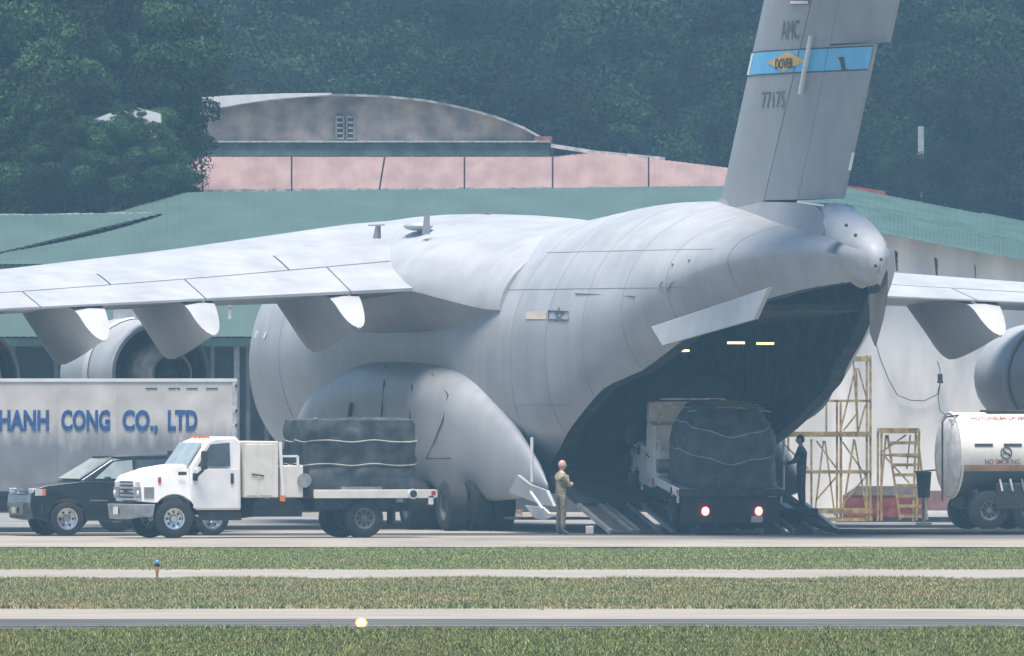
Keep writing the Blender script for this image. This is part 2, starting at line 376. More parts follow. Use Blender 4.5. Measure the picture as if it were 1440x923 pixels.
for q in ((150,194,.16),(190,166,.12),(108,186,.2),(219,196,.16),(168,158,.08)): tree(q[0], q[1], 100.4, q[2], CRF[0], {150:'small leafy tree before the middle of the white shed roof',190:'slim leafy tree before the right half of the white shed roof',108:'small leafy tree at the left end of the white shed roof',219:'small leafy tree at the right end of the white shed roof',168:'thin treetop crossing the top of the white shed roof'}[q[0]])

# ================================================================== HANGARS
def corr(parent, x0, x1, tf, bf, Yt, Yb, m, nper=6, amp=.014, step=57, name='roof_sheet'):
    x = x0
    while x < x1-1:
        xe = min(x+step, x1); b = MB(); vs = []
        n = nper*2
        for i in range(n+1):
            px = x+(xe-x)*i/n; off = amp if i % 2 else 0
            t = W(px, tf(px), Yt); q = W(px, bf(px), Yb(px) if callable(Yb) else Yb)
            if i == 0: t.z += .012; q.z += .012
            vs.append((b.v(t+Vector((0,0,off))), b.v(q+Vector((0,0,off)))))
        for i in range(n): b.b.faces.new([vs[i][0], vs[i+1][0], vs[i+1][1], vs[i][1]])
        b.build(name, m, parent); x = xe
def pl(pts):
    def f(x):
        if x <= pts[0][0]: return pts[0][1]+(x-pts[0][0])*(pts[1][1]-pts[0][1])/(pts[1][0]-pts[0][0])
        for a, c in zip(pts, pts[1:]):
            if x <= c[0]: return a[1]+(x-a[0])*(c[1]-a[1])/(c[0]-a[0])
        a, c = pts[-2:]; return c[1]+(x-c[0])*(c[1]-a[1])/(c[0]-a[0])
    return f
M_groof = mat('green_roof_sheet', (.04,.082,.073), rough=.7, var=.1, scale=.7, stretch=(1,.3,1))
M_groof2 = mat('green_roof_old', (.03,.082,.072), rough=.75, var=.2, scale=1.0)
M_pink = mat('faded_pink_roof', (.22,.15,.14), rough=.85, var=.1, scale=.8, stretch=(2,.2,1), col2=(.17,.11,.105))
M_white_wall = mat('weathered_white_wall', (.84,.79,.72), rough=.9, var=.1, scale=.9, stretch=(1.3,1,.35), col2=(.6,.57,.53), detail=8, bump=.1)
M_dkwall = mat('shade_toned_wall', (.07,.08,.085), rough=.9, var=.25, scale=1)  # wall colour kept dark to carry the canopy's shade
M_pale = mat('pale_flashing', (.55,.55,.53), rough=.7, var=.2, scale=6)
hg = empty('hangar', (0,66,0), label='long hangar with pale green sheet roof and white end wall behind the aircraft', cat='hangar')
hg.matrix_world = Matrix.Translation((0,0,0)); hg.location = (0,0,0)
corr(hg, -120, 1190, pl([(-120,352),(0,338),(150,302),(262,271),(1020,262),(1190,263)]), lambda x: 372, 100, 66, M_groof)
corr(hg, 1176, 1520, pl([(1180,262),(1440,313)]), pl([(1180,284),(1440,341)]), 80, 72, M_groof2)
corr(hg, 1150, 1520, pl([(1180,284.5),(1440,341.5)]), pl([(1180,317),(1235,328),(1440,367)]), 71.9, 59, M_groof2, nper=10)
b = MB(); b.bar(W(1180,262.5,80), W(1245,272,80), .12); b.build('ridge_cap', mat('red_ridge', (.35,.1,.08)), hg)
b = MB(); b.bar(W(1170,283,71.8), W(1520,358.5,71.8), .05); b.bar(W(1380,300,80), W(1520,328,80), .05); b.build('flashing', mat('green_flash', (.14,.27,.22)), hg)
# eave band, wall and canopy
b = MB(); p0 = W(-120,373,65.5); p1 = W(1190,400,65.5); b.box2((p0.x,65.3,p1.z),(p1.x,65.7,p0.z)); b.build('fascia', M_groof2, hg)
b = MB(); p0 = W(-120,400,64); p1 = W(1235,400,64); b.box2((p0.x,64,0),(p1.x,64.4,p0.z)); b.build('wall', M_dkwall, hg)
corr(hg, -120, 420, lambda x: 428, lambda x: 474, 64, 60.5, M_groof, nper=5)
b = MB(); b.box2((W(-120,0,60.4).x,60.3,W(0,476,60.4).z-.22),(W(420,0,60.4).x,60.42,W(0,476,60.4).z)); b.build('gutter', M_groof2, hg)
for (a, c, m_) in [(-60,22,M_concrete),(76,82,M_concrete),(88,94,M_steel),(196,202,M_concrete),(296,302,M_concrete),(329,337,M_steel),(346,352,M_concrete),(372,378,M_concrete)]:
    b = MB(); b.box2((W(a,0,62).x,61.8,0),(W(c,0,62).x,62.2,W(0,474,62).z-.1)); b.build('pillar', m_, hg)
for (a, c, y0, y1) in [(28,72,486,640),(98,190,490,640),(206,290,486,640),(305,326,500,640)]:
    b = MB(); b.box2((W(a,0,63.7).x,63.7,W(0,y1,63.7).z),(W(c,0,63.7).x,63.85,W(0,y0,63.7).z)); b.build('opening_panel', mat('dark_opening', (.035,.045,.055), rough=.6), hg)  # dark panels paint the shade inside the wall openings
b = MB(); b.bar(W(290,482,62), W(335,487,62), .09); b.build('pipe', mat('rust_pipe', (.2,.12,.1)), hg)
b = MB(); q = W(323,440,60.2); b.box((q.x,q.y,q.z),(.08,.1,.35)); b.sphere((q.x,q.y,q.z+.2),.09); b.build('lamp', M_pale, hg)
# white end wall
tf = pl([(1180,317),(1235,328),(1440,367)]); b = MB()
poly = [(W(1075,0,60).x, 0), (W(1520,0,60).x, 0), (W(1520,0,60).x, W(0,tf(1520)-2,60).z), (W(1075,0,60).x, W(0,tf(1075)-2,60).z)]
b.prism(poly, 60, 60.4); b.build('white_wall', M_white_wall, hg)
M_rust = mat('rust_streak', (.2,.11,.07), rough=1, var=.5, scale=8)
for (x, y0, y1, wd) in [(1260,352,382,.045),(1316,362,388,.05),(1371,372,394,.02)]:
    b = MB(); p0 = W(x,y0,59.99); p1 = W(x+1,y1,59.99); b.face([(p0.x-wd,59.99,p0.z),(p0.x+wd,59.99,p0.z-.05),(p1.x+wd*.6,59.99,p1.z),(p1.x-wd*.4,59.99,p1.z+.03)]); b.build('rust_streak', M_rust, hg)
b = MB(); pts = [W(x,y,59.9) for x,y in [(1232,484),(1238,505),(1250,535),(1262,556),(1280,563),(1300,564),(1318,555),(1322,540),(1322,520),(1318,508)]]; b.tube(pts,.012,5)
b.tube([W(x,y,59.9) for x,y in [(1322,540),(1319,560),(1322,578),(1333,586)]],.012,5); b.build('cable', M_dkmetal, hg)
b = MB(); q = W(1322,531,59.7); b.box((q.x,q.y,q.z),(.13,.3,.2)); b.box((q.x,q.y-.1,q.z-.12),(.16,.2,.08)); b.build('floodlight', M_dkmetal, hg, bevel=.02)
# second low roof with pale ridge at the far left
h2 = empty('annex', (0,0,0), label='low annex with ribbed green roof and pale ridge line at the left edge', cat='building')
corr(h2, -120, 228, pl([(-120,305),(0,303),(228,300)]), pl([(-120,386),(0,356),(228,301)]), 94, pl([(-120,72),(0,81),(228,91)]), M_groof, nper=8, amp=.03, step=87)
b = MB()
for i in range(18):
    a = -120+i*19.3; b.bar(W(a,303.5-a*.012+random.uniform(-.8,.8),93.9), W(a+20,303.2-a*.012+random.uniform(-.8,.8),93.9), .09)
b.build('ridge_cap', M_pale, h2)
b = MB()
for i in range(24):
    x = -120+i*12.8; b.bar(W(x,386-(x+120)*.25 if x<0 else 356-x*.241,80.5 if x>0 else 72), W(x+9,(386-(x+129)*.25 if x<0 else 356-(x+9)*.241),80.5 if x>0 else 72), .06)
tag(b.build('verge_trim', M_seam, h2), kind='stuff')
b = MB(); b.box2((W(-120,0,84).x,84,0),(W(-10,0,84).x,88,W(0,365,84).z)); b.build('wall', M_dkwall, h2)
# pink roofed building + grey arched gable
pk = empty('building', (0,0,0), label='building with faded pink sheet roof behind the green hangar roof', cat='building')
corr(pk, 225, 1040, pl([(225,221),(775,221),(840,214),(1020,236),(1040,240)]), pl([(225,271),(262,271),(1040,263)]), 122, 110, M_pink, nper=4, amp=.012, step=32)
b = MB()
for i in range(40):
    a = 225+i*20; b.bar(W(a,270.5-a*.006+random.uniform(-1,1),109.8), W(a+21,270.4-a*.006+random.uniform(-1,1),109.8), .1)
b.build('eave_trim', M_pale, pk)
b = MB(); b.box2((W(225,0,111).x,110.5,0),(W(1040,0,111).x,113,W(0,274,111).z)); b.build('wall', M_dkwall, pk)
for (a, c) in [(283,285),(410,410),(541,533),(653,653),(777,777),(912,912)]:
    b = MB(); b.tube([W(a,221,108.5), W(c,270,108.5)], .028, 5); b.build('rod', M_seam, pk)
ar = empty('arched_hall', (0,0,0), label='old vaulted hall with stained grey arched gable and white crescent roof edge', cat='building')
M_agable = mat('stained_grey_render', (.36,.29,.25), rough=.95, var=.2, scale=1.4, col2=(.17,.15,.14), detail=8, bump=.15)
arch = pl([(270,162),(285,158),(330,148),(380,141),(430,136),(480,135),(540,137),(600,143),(650,153),(700,167),(740,183),(778,206)])
poly = [(W(778,0,130).x, 0)]+[(W(x,0,130).x, W(0,arch(x),130).z) for x in range(778,269,-18)]+[(W(270,0,130).x, 0)]
b = MB(); b.prism(poly, 130, 131); b.build('gable_wall', M_agable, ar)
xs = list(range(258,784,20))
b = MB()
for x0, x1 in zip(xs, xs[1:]):
    a0, a1 = arch(x0), arch(x1)
    b.bar(W(x0,a0-1.2,129.8), W(x1+1,a1-1.2,129.8), .5, .07)
b.build('roof_edge', mat('roof_edge_grey', (.4,.4,.38), var=.3, scale=3), ar)
# curved roof surface behind the gable
b = MB(); rings = [[W(x,arch(x)-1,130.5+k*8)+Vector((0,0,0)) for x in xs] for k in (0,1)]
for p_ in rings[1]: p_.z -= .35
b.loft(rings, closed=False, caps=False); b.build('roof', mat('vault_roof', (.2,.2,.2)), ar)
up = [(283,137),(330,134),(400,131.5),(466,131)]; lo = [(466,133),(430,135.5),(380,140),(330,147.5),(285,157)]
b = MB(); b.prism([(W(x,0,129).x, W(0,y,129).z) for x,y in up+lo], 128.9, 129.1); b.build('roof_crescent', M_white, ar)
b = MB(); p0 = W(262,201,129.4); p1 = W(772,220,129.4); b.box2((p0.x,128.6,p1.z),(p1.x,130,p0.z)); b.build('ledge', mat('greenish_ledge', (.16,.2,.18), var=.2, scale=2), ar)
b = MB(); b.box2((p0.x-.02,128.5,p0.z),(p1.x+.03,130,p0.z+.05)); b.build('ledge_cap', M_pale, ar)
b = MB(); q0 = W(752,192,129.5); q1 = W(776,206,129.5); b.box2((q0.x,129.3,q1.z),(q1.x,129.9,q0.z)); b.build('end_block', mat('brick_red', (.3,.12,.09), var=.3), ar)
M_vent = mat('vent_block', (.33,.34,.34), var=.2)
for (cx_) in (478, 493):
    fr = MB(); q = W(cx_,180,129.9)
    for k in range(5):
        fr.box((q.x,129.9,W(0,165+k*7.5,129.9).z),(.25,.12,.05))
    fr.box((q.x-.12,129.9,q.z),(.035,.12,.76)); fr.box((q.x+.12,129.9,q.z),(.035,.12,.76)); fr.build('vent_window', M_vent, ar)
b = MB()
for x0, y0, x1, y1 in [(775,205,840,215),(840,215,935,224)]: b.bar(W(x0,y0,121.8), W(x1,y1,121.8), .12)
b.build('side_flashing', M_pale, ar)

# ================================================================== AIRCRAFT
TH = R(16.5); X0, Y0 = 4.55, 5.0
AC = empty('cargo_aircraft', (X0, Y0, 0), TH, label='huge grey high-wing military cargo jet seen from behind with its rear ramp open', cat='aircraft')
def A(s, lat, z): return Vector((lat, 38-s, z))
def Apx(px, py, lat):
    u = (px-720)/FPX; s_, c_ = math.sin(TH), math.cos(TH)
    t = (u*(400+Y0+lat*s_)-X0-lat*c_)/(s_+u*c_); d = 400+Y0+lat*s_-t*c_
    return 38+t, 4+(517-py)/FPX*d
#        s   zt   zw   w    zb   nb
SEC = [(0,3.9,3.65,.12,3.4,2),(.6,4.5,3.65,.6,2.9,2),(1.6,5.1,3.7,1.0,2.4,2),(3.2,5.95,3.8,1.55,1.9,2),(5.5,6.75,3.95,2.2,1.4,2),(8,7.4,4.15,2.92,1.05,2),
       (10.8,7.7,4.28,3.38,.88,2),(12.5,7.73,4.3,3.43,.87,2),(20,7.73,4.3,3.43,.87,2),(28,7.6,4.3,3.43,.87,2.2),(30,7.62,4.3,3.43,.9,2.4),(33,7.8,4.35,3.42,1.0,2.6),(36.5,7.98,4.55,3.36,1.5,2.7),
       (40,7.98,4.95,3.2,2.5,2.5),(42,7.86,5.45,3.04,3.2,2.1),(44,7.68,5.95,2.8,3.7,1.8),(46,7.48,6.35,2.36,4.1,1.5),(48,7.3,6.62,1.68,4.5,1.4),(50,7.12,6.7,.95,5.0,1.4),(50.8,7.02,6.68,.68,5.85,1.5),(51.5,6.92,6.62,.46,5.9,1.6),(51.95,6.8,6.55,.26,6.0,1.7),(52.05,6.6,6.5,.04,6.2,2)]
SILL = [(33.2,1.55),(35.2,2.05),(37.5,2.8),(39.6,3.5),(41.4,3.88),(43.3,4.48),(45,5.0),(47,5.5),(49,5.8),(50.8,6.0)]
def halfw(s, z, off=0):
    zt, zw, w_, zb, nb = smooth_tab(SEC, s)
    if z >= zw: h = max(zt-zw, .01); q = min(1, (z-zw)/h); return max(0, w_*(1-q**2.0)**.5)+off
    h = max(zw-zb, .01); q = min(1, (zw-z)/h); return max(0, w_*(1-q**nb)**(1/nb))+off
def sect(s, inset=0, zmin=None, nu=18, nl=16):
    zt, zw, w_, zb, nb = smooth_tab(SEC, s)
    zt -= inset; w_ = max(.05, w_-inset); zb += inset
    if zmin is None: zmin = zb
    pts = []
    for i in range(nu+1):
        a = i/nu*math.pi/2; pts.append((w_*math.sin(a), zw+(zt-zw)*math.cos(a)))
    zmn = max(zmin, zb); h = zw-zb
    for i in range(1, nl+1):
        f = i/nl
        amax = math.acos(max(-1, min(1, 1-0))) if False else None
        # parametrise so that rows stay even along the curve
        qmax = min(1, (zw-zmn)/h); am = math.asin(min(1, qmax**(nb/2.0)))
        a = am*f; q = math.sin(a)**(2/nb); pts.append((w_*math.cos(a)**(2/nb) if math.cos(a) > 1e-6 else 0, zw-h*q))
    return pts
def ring(s, inset=0, zmin=None, side=-1):
    return [A(s, side*l, z) for l, z in sect(s, inset, zmin)]
def body(inset, s0, s1, ds, m, name, open_from=33.2, b=None):
    b = b or MB(); ss = np.linspace(s0, s1, int(round((s1-s0)/ds))+1)
    for side in (-1, 1):
        prev = None
        for s in ss:
            zm = None
            if s >= open_from: zm = lerp_tab(SILL, s)[0]
            elif s > open_from-6 and inset == 0:
                zm = 1.55*0+lerp_tab([(open_from-6,.87),(open_from,1.55)], s)[0]
            r_ = ring(float(s), inset, zm, side)
            if prev:
                for k in range(len(r_)-1):
                    try: b.b.faces.new([prev[k], prev[k+1], (vn := None) or b.v(r_[k+1]), b.v(r_[k])]) if False else None
                    except Exception: pass
            cur = [b.v(p) for p in r_]
            if prev:
                for k in range(len(cur)-1): b.b.faces.new([prev[k], prev[k+1], cur[k+1], cur[k]])
            prev = cur
    return b, ss
b, _ = body(0, 0, 50.8, .45, M_grey, 'fuselage')
body(0, 50.8, 52.05, .25, M_grey, 'fuselage', 99, b)
e1 = sect(50.8); zc_ = [z for l, z in e1]
b.loft([[A(50.8,-l,z) for l, z in e1],[A(50.8,l,z) for l, z in e1]], closed=False, caps=False)
# belly between the side skins ahead of the ramp
bl = []
for s in np.arange(27.2, 33.3, .45):
    zm = lerp_tab([(27.2,.87),(33.2,1.55)], s)[0]; e = sect(float(s), 0, zm)[-1]; bl.append([A(s,-e[0],e[1]), A(s,-e[0]*.5,e[1]-.1), A(s,0,e[1]-.12), A(s,e[0]*.5,e[1]-.1), A(s,e[0],e[1])])
b.loft(bl, closed=False, caps=False)
FUS = b.build('fuselage', M_grey, AC, smooth=True, angle=40)
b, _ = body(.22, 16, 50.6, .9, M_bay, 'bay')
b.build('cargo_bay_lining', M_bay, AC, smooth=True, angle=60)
# sill frames closing the wall thickness, hold floor, forward bulkhead
b = MB()
for side in (-1,1):
    rr = []
    for s in np.linspace(33.2, 50.6, 26):
        zm = lerp_tab(SILL, s)[0]; o_ = sect(float(s),0,zm)[-1]; i_ = sect(float(s),.22,zm)[-1]
        rr.append([A(s,side*(o_[0]+.004),zm-.01), A(s,side*i_[0],zm-.01), A(s,side*i_[0],zm+.12), A(s,side*(o_[0]+.004),zm+.1)])
    b.loft(rr)
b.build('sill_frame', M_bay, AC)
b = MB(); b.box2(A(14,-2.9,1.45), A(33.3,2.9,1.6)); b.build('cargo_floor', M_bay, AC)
b = MB(); b.box2(A(15.9,-3.2,1), A(16,3.2,7.2)); b.build('bulkhead', M_bay, AC)
for s in np.arange(18, 46, 1.9):
    b = MB()
    for side in (-1,1):
        r_ = ring(float(s), .24, lerp_tab(SILL, s)[0]+.1 if s > 33 else 1.7, side); r2 = [p+Vector((-side*.1,0,-.03)) for p in r_]
        r3 = [p+Vector((0,-.12,0)) for p in r_]; r4 = [p+Vector((0,-.12,0)) for p in r2]
        b.loft([[a_,b__,c_,d_] for a_,b__,c_,d_ in zip(r_,r2,r4,r3)])
    b.build('bay_frame', mat('bay_frame_grey', (.035,.04,.045), rough=.8, var=.3), AC)
# raised cargo door
b = MB(); b.loft([[A(36,-2.1,5.0),A(36,2.1,5.0),A(36,2.1,5.15),A(36,-2.1,5.15)],[A(46.5,-1.4,5.35),A(46.5,1.4,5.35),A(46.5,1.4,5.5),A(46.5,-1.4,5.5)]])
b.build('cargo_door', M_bay, AC)
for (px, py, lat) in [(957,490,-1.0),(1035,479,.2),(1076,480,.9)]:
    s, z = Apx(px, py, lat); b = MB()
    c_ = A(s,lat,z); b.box(None, (.42,.3,.05), M=Matrix.Translation(c_) @ Matrix.Rotation(-TH,4,'Z') @ Matrix.Rotation(R(24),4,'X')); lm = b.build('bay_lamp', M_baylight, AC)
    b = MB(); b.bar(c_+Vector((0,0,.06)), c_+Vector((0,.1,.75)), .05); b.box(None, (.5,.34,.03), M=Matrix.Translation(c_+Vector((0,.02,.045))) @ Matrix.Rotation(-TH,4,'Z') @ Matrix.Rotation(R(24),4,'X')); b.build('lamp_holder', M_bay, lm)
    lm.children[0].parent = lm
b = MB(); f1 = [A(Apx(px,py,l)[0],l,Apx(px,py,l)[1]) for px,py,l in ((1222,392,.75),(1240,352,.85),(1249,385,.9),(1248,420,1.0),(1243,448,1.15),(1232,488,1.3),(1225,470,1.2))]; b.loft([f1,[p+Vector((.05,.25,0)) for p in f1]]); b.build('door_petal', M_grey, AC, bevel=.02)
b = MB(); P = [Apx(915,460,-3.0)+(-3.0,), Apx(1080,405,-2.75)+(-2.75,), Apx(1060,450,-2.9)+(-2.9,), Apx(931,487,-3.1)+(-3.1,)]
f1 = [A(s,l,z) for s,z,l in P]; f2 = [p+Vector((.12,0,.02)) for p in f1]
b.loft([f1, f2]); b.build('door_petal', M_grey, AC, bevel=.02)

# --- nose window patch
b = MB()



# --- tail cone
CONE = [(6.1,51.2,51.9,.1),(6.3,50.6,52.03,.25),(6.6,49.5,52.06,.42),(6.9,48.9,51.85,.52),(7.15,48.5,51.35,.54),(7.4,48.2,50.7,.5),(7.65,48.1,49.8,.42),(7.8,48.2,49.1,.3),(7.86,48.4,48.7,.08)]
b = MB(); rg = []
for z in np.linspace(6.1,7.86,22):
    s0, s1, hw = smooth_tab(CONE, z); r_ = []
    for k in range(24):
        a = 2*math.pi*k/24; ca, sa = math.cos(a), math.sin(a)
        r_.append(A((s0+s1)/2+(s1-s0)/2*abs(ca)**.8*(1 if ca > 0 else -1), hw*sa, z))
    rg.append(r_)
b.loft(rg); b.build('tail_cone', M_cap, AC, smooth=True, angle=50)
for (px,py) in [(1197,317),(1210,331),(1238,374),(1246,365)]:
    s, z = Apx(px, py, -.5); b = MB(); b.sphere(A(s,-.62,z),.045,8,6); b.build('vent_hole', M_seam, AC)
# dorsal fairing under the fin
b = MB(); rg = []
for s in np.linspace(39.2, 49.6, 22):
    zt = lerp_tab([(39.2,8.0),(40.2,8.07),(44,7.97),(48.5,7.86),(49.6,7.5)], s)[0]; hw = lerp_tab([(39.2,.05),(41,.42),(46,.62),(49.6,.6)], s)[0]
    zb = smooth_tab(SEC, s)[0]-.35
    rg.append([A(s,-hw*1.25,zb),A(s,-hw,zb+.4*(zt-zb)),A(s,-hw*.75,zt-.02),A(s,0,zt),A(s,hw*.75,zt-.02),A(s,hw,zb+.4*(zt-zb)),A(s,hw*1.25,zb)])
b.loft(rg); b.build('dorsal_fairing', M_fin, AC, smooth=True, angle=40)
# --- fin
def LE(z): return 39.9+(z-8.05)*.732
def TE(z): return 49.3+(z-7.9)*.715
def H1(z): return 44.45+(z-7.95)*.795
def H2(z): return 46.6+(z-7.93)*.70
def thick(f): return .42*(min(1,f/.22)**.5)*(1 if f < .5 else (1-(f-.5)/.5*.9))
def finpt(s, z, side=-1, off=0):
    f = (s-LE(z))/(TE(z)-LE(z)); return A(s, side*(thick(max(0,min(1,f)))+off), z)
def finpart(name, fa, fb, zlo, zhi, m, nose=False):
    b = MB(); rg = []
    for z in np.linspace(zlo, zhi, 12):
        a, c = fa(z), fb(z); ss = [a+(c-a)*((k/10)**(1.6 if nose else 1)) for k in range(11)]
        rg.append([finpt(s,z,-1) for s in ss]+[finpt(s,z,1) for s in reversed(ss)][(0):])
    b.loft(rg); return b.build(name, m, AC, smooth=True, angle=40)
finpart('fin', LE, lambda z: H1(z)-.03, 7.7, 16.2, M_fin, True)
finpart('forward_rudder', lambda z: H1(z)+.03, lambda z: H2(z)-.012, 7.97, 15.6, M_fin)
finpart('rudder', lambda z: H2(z)+.012, TE, 7.97, 11.56, M_fin)
b = MB(); rg = []
for z in np.linspace(11.6, 15.6, 10):
    a, c = H2(z)+.012, TE(z)+.03; ss = np.linspace(a, c, 9); sw = lambda s_: .3*((s_-a)/(c-a))
    rg.append([finpt(s_,z,-1)+Vector((sw(s_),0,0)) for s_ in ss]+[finpt(s_,z,1)+Vector((sw(s_),0,0)) for s_ in ss[::-1]])
b.loft(rg); b.build('upper_rudder', M_fin, AC, smooth=True, angle=40)
b = MB(); b.loft([[A(45.9,0,16.0),A(46.2,.35,16.25),A(51.5,.3,16.3),A(56,0,16.1),A(51.5,-.3,16.0),A(46.2,-.35,15.9)],[A(45.9,0,16.35),A(46.2,.3,16.55),A(51.5,.25,16.6),A(56,0,16.3),A(51.5,-.25,16.6),A(46.2,-.3,16.55)]]); b.build('fin_tip_fairing', M_fin, AC)
for side in (-1,1):
    b = MB(); b.loft([[A(47,side*.2,16.2),A(49,side*.2,16.5),A(53,side*.2,16.3),A(49,side*.2,16.1)],[A(51.5,side*9.8,15.95),A(52.3,side*9.8,16.1),A(54,side*9.8,16.0),A(52.3,side*9.8,15.9)]]); b.build('stabilizer', M_fin, AC)
def finband(name, fa, fb, za, zb_, m, off=.012):
    b = MB()
    for side in (-1,):
        rg = []
        for z in np.linspace(za, zb_, 5):
            a, c = fa(z), fb(z); rg.append([finpt(a+(c-a)*k/14, z, side, off) for k in range(15)])
        b.loft(rg, closed=False, caps=False)
    return b.build(name, m, AC)
M_blue = mat('tail_band_blue', (.09,.42,.72), rough=.5, var=.05)
# vertical limits of the band (from picture rows 76..106)
zb1, zb0 = 11.49, 10.98
fl = lambda z: LE(z)+.38
for fa, fb in ((fl, lambda z: H1(z)-.04),(lambda z: H1(z)+.035, lambda z: H2(z)-.015),(lambda z: H2(z)+.015, lambda z: TE(z)-.02)):
    finband('tail_band', fa, fb, zb0, zb1, M_blue)
    finband('band_border', fa, fb, zb1, zb1+.035, M_seam); finband('band_border', fa, fb, zb0-.035, zb0, M_seam)
b = MB(); rg = []
for k in range(17):
    z = zb0+(zb1-zb0)*k/16; e_ = LE(z)+.72+(.13 if k%3 == 0 else -.02); a_ = LE(z)+.16
    rg.append([finpt(a_+(e_-a_)*q/8, z, -1, .022) for q in range(9)])
b.loft(rg, closed=False, caps=False); b.build('eagle_head_mark', mat('mark_white', (.75,.74,.68), var=.05), AC)
def fin_s(px, py): return Apx(px, py, -.4)
M_gold = mat('mark_gold', (.62,.4,.12), var=.05); M_ink = mat('mark_ink', (.02,.025,.03), var=.05); M_faded = mat('mark_faded', (.09,.105,.13), var=.2)
s0,z0 = fin_s(1081,90); s1,z1 = fin_s(1133,90); sm = (s0+s1)/2; b = MB(); rg = []
for z in np.linspace(zb0+.02, zb1-.02, 11):
    q = 1-abs(z-(zb0+zb1)/2)/((zb1-zb0)/2-.018); c0 = sm+(z-z0)*.72; rg.append([finpt(c0+(s1-s0)/2*q*t_, z, -1, .024) for t_ in np.linspace(-1,1,9)])
b.loft(rg, closed=False, caps=False); b.build('gold_diamond', M_gold, AC)
def fin_text(txt, px0, py_base, px1, hpx, m, bold=.02, off=.04):
    sa, za = fin_s(px0, py_base); sb, _ = fin_s(px1, py_base); h = hpx*400/FPX
    vf = text_mesh(txt, h, sb-sa, bold)
    decal('lettering', vf, lambda x, y: finpt(sa+x+y*.12, za+y, -1, off), m, AC)
fin_text('DOVER', 1093, 97, 1118, 14, M_ink, .03)
fin_text('AMC', 1100, 56, 1125, 27, M_faded, .0, .02)
fin_text('77175', 1073, 153, 1105, 24, M_faded, .0, .02)
# bell / statue mark, white bar and flag stripe
s0,z0 = fin_s(1173,90); b = MB(); b.face([finpt(s0-.25,z0+.16,-1,.03),finpt(s0+.1,z0+.16,-1,.03),finpt(s0+.1,z0+.05,-1,.03),finpt(s0+.2,z0-.15,-1,.03),finpt(s0-.05,z0-.15,-1,.03),finpt(s0-.12,z0+.05,-1,.03)]); b.build('black_figure_mark', M_ink, AC)
b = MB(); a_, c_ = fin_s(1144,50), fin_s(1128,133); b.bar(finpt(a_[0],a_[1],-1,.12), finpt(c_[0],c_[1],-1,.12), .1, .1); b.build('fin_strake', M_white, AC, bevel=.03)
a_, c_ = fin_s(1114,3.5), fin_s(1139,3.5); b = MB(); b.face([finpt(a_[0],a_[1]+.035,-1,.03),finpt(c_[0],c_[1]+.035,-1,.03),finpt(c_[0],c_[1]-.035,-1,.03),finpt(a_[0],a_[1]-.035,-1,.03)]); b.build('flag_white_stripe', M_white, AC)
b = MB(); b.face([finpt(a_[0],a_[1]+.16,-1,.02),finpt(c_[0],c_[1]+.16,-1,.02),finpt(c_[0],c_[1]-.06,-1,.02),finpt(a_[0],a_[1]-.06,-1,.02)]); b.build('flag_red_stripe', mat('mark_red', (.22,.05,.06), var=.05), AC)
b = MB(); a_, c_ = fin_s(1196,214), fin_s(1189,238); b.bar(A(TE(a_[1])+.02,0,a_[1]), A(TE(c_[1])+.02,0,c_[1]), .06); b.build('static_wick', M_white, AC)
b = MB(); a_ = fin_s(1125,284); c_ = fin_s(1160,289); b.bar(A(a_[0],-.45,a_[1]), A(c_[0],-.45,c_[1]), .05); b.build('hinge_plate', M_white, AC)

# --- wings
def teS(l): return 27.3+.27*(l-3.4)
def leS(l): return 15.8+.515*(l-3.4)
def teZ(l): return 5.95-.045*(l-3.4)
HT = [(0,1.72),(3.4,1.68),(9,1.22),(14,.93),(21,.72),(25.8,.6)]
def wing_up(l, f, side):
    H = lerp_tab(HT, l)[0]*(1 if side < 0 else .62)
    zte = teZ(l)
    prof = smooth_tab([(0,.30),(.03,.52),(.12,.78),(.25,.95),(.38,1.0),(.55,.86),(.7,.64),(.85,.34),(1,.03)], f)[0]
    return zte+H*prof
def wing_lo(l, f, side):
    H = lerp_tab(HT, l)[0]*(1 if side < 0 else .62); zte = teZ(l)
    prof = smooth_tab([(0,.30),(.03,.1),(.12,-.05),(.3,-.14),(.5,-.16),(.7,-.12),(.85,-.07),(1,-.02)], f)[0]
    return zte+H*prof-.0
def wing_patch(name, side, l0, l1, f0, f1, m, nf=14, nl=14, lift=0, lower=True, parent=AC):
    b = MB(); rg = []
    for l in np.linspace(l0, l1, nl):
        a, c = leS(l), teS(l); fs = np.linspace(f0, f1, nf)
        if f0 == 0: fs = f1*(np.linspace(0,1,nf)**1.7)
        upp = [A(a+(c-a)*f, side*l, wing_up(l,f,side)+lift) for f in fs]
        low = [A(a+(c-a)*f, side*l, wing_lo(l,f,side)) for f in fs[::-1]]
        rg.append(upp+low)
    b.loft(rg); return b.build(name, m, parent, smooth=True, angle=30)
M_wing = M_grey
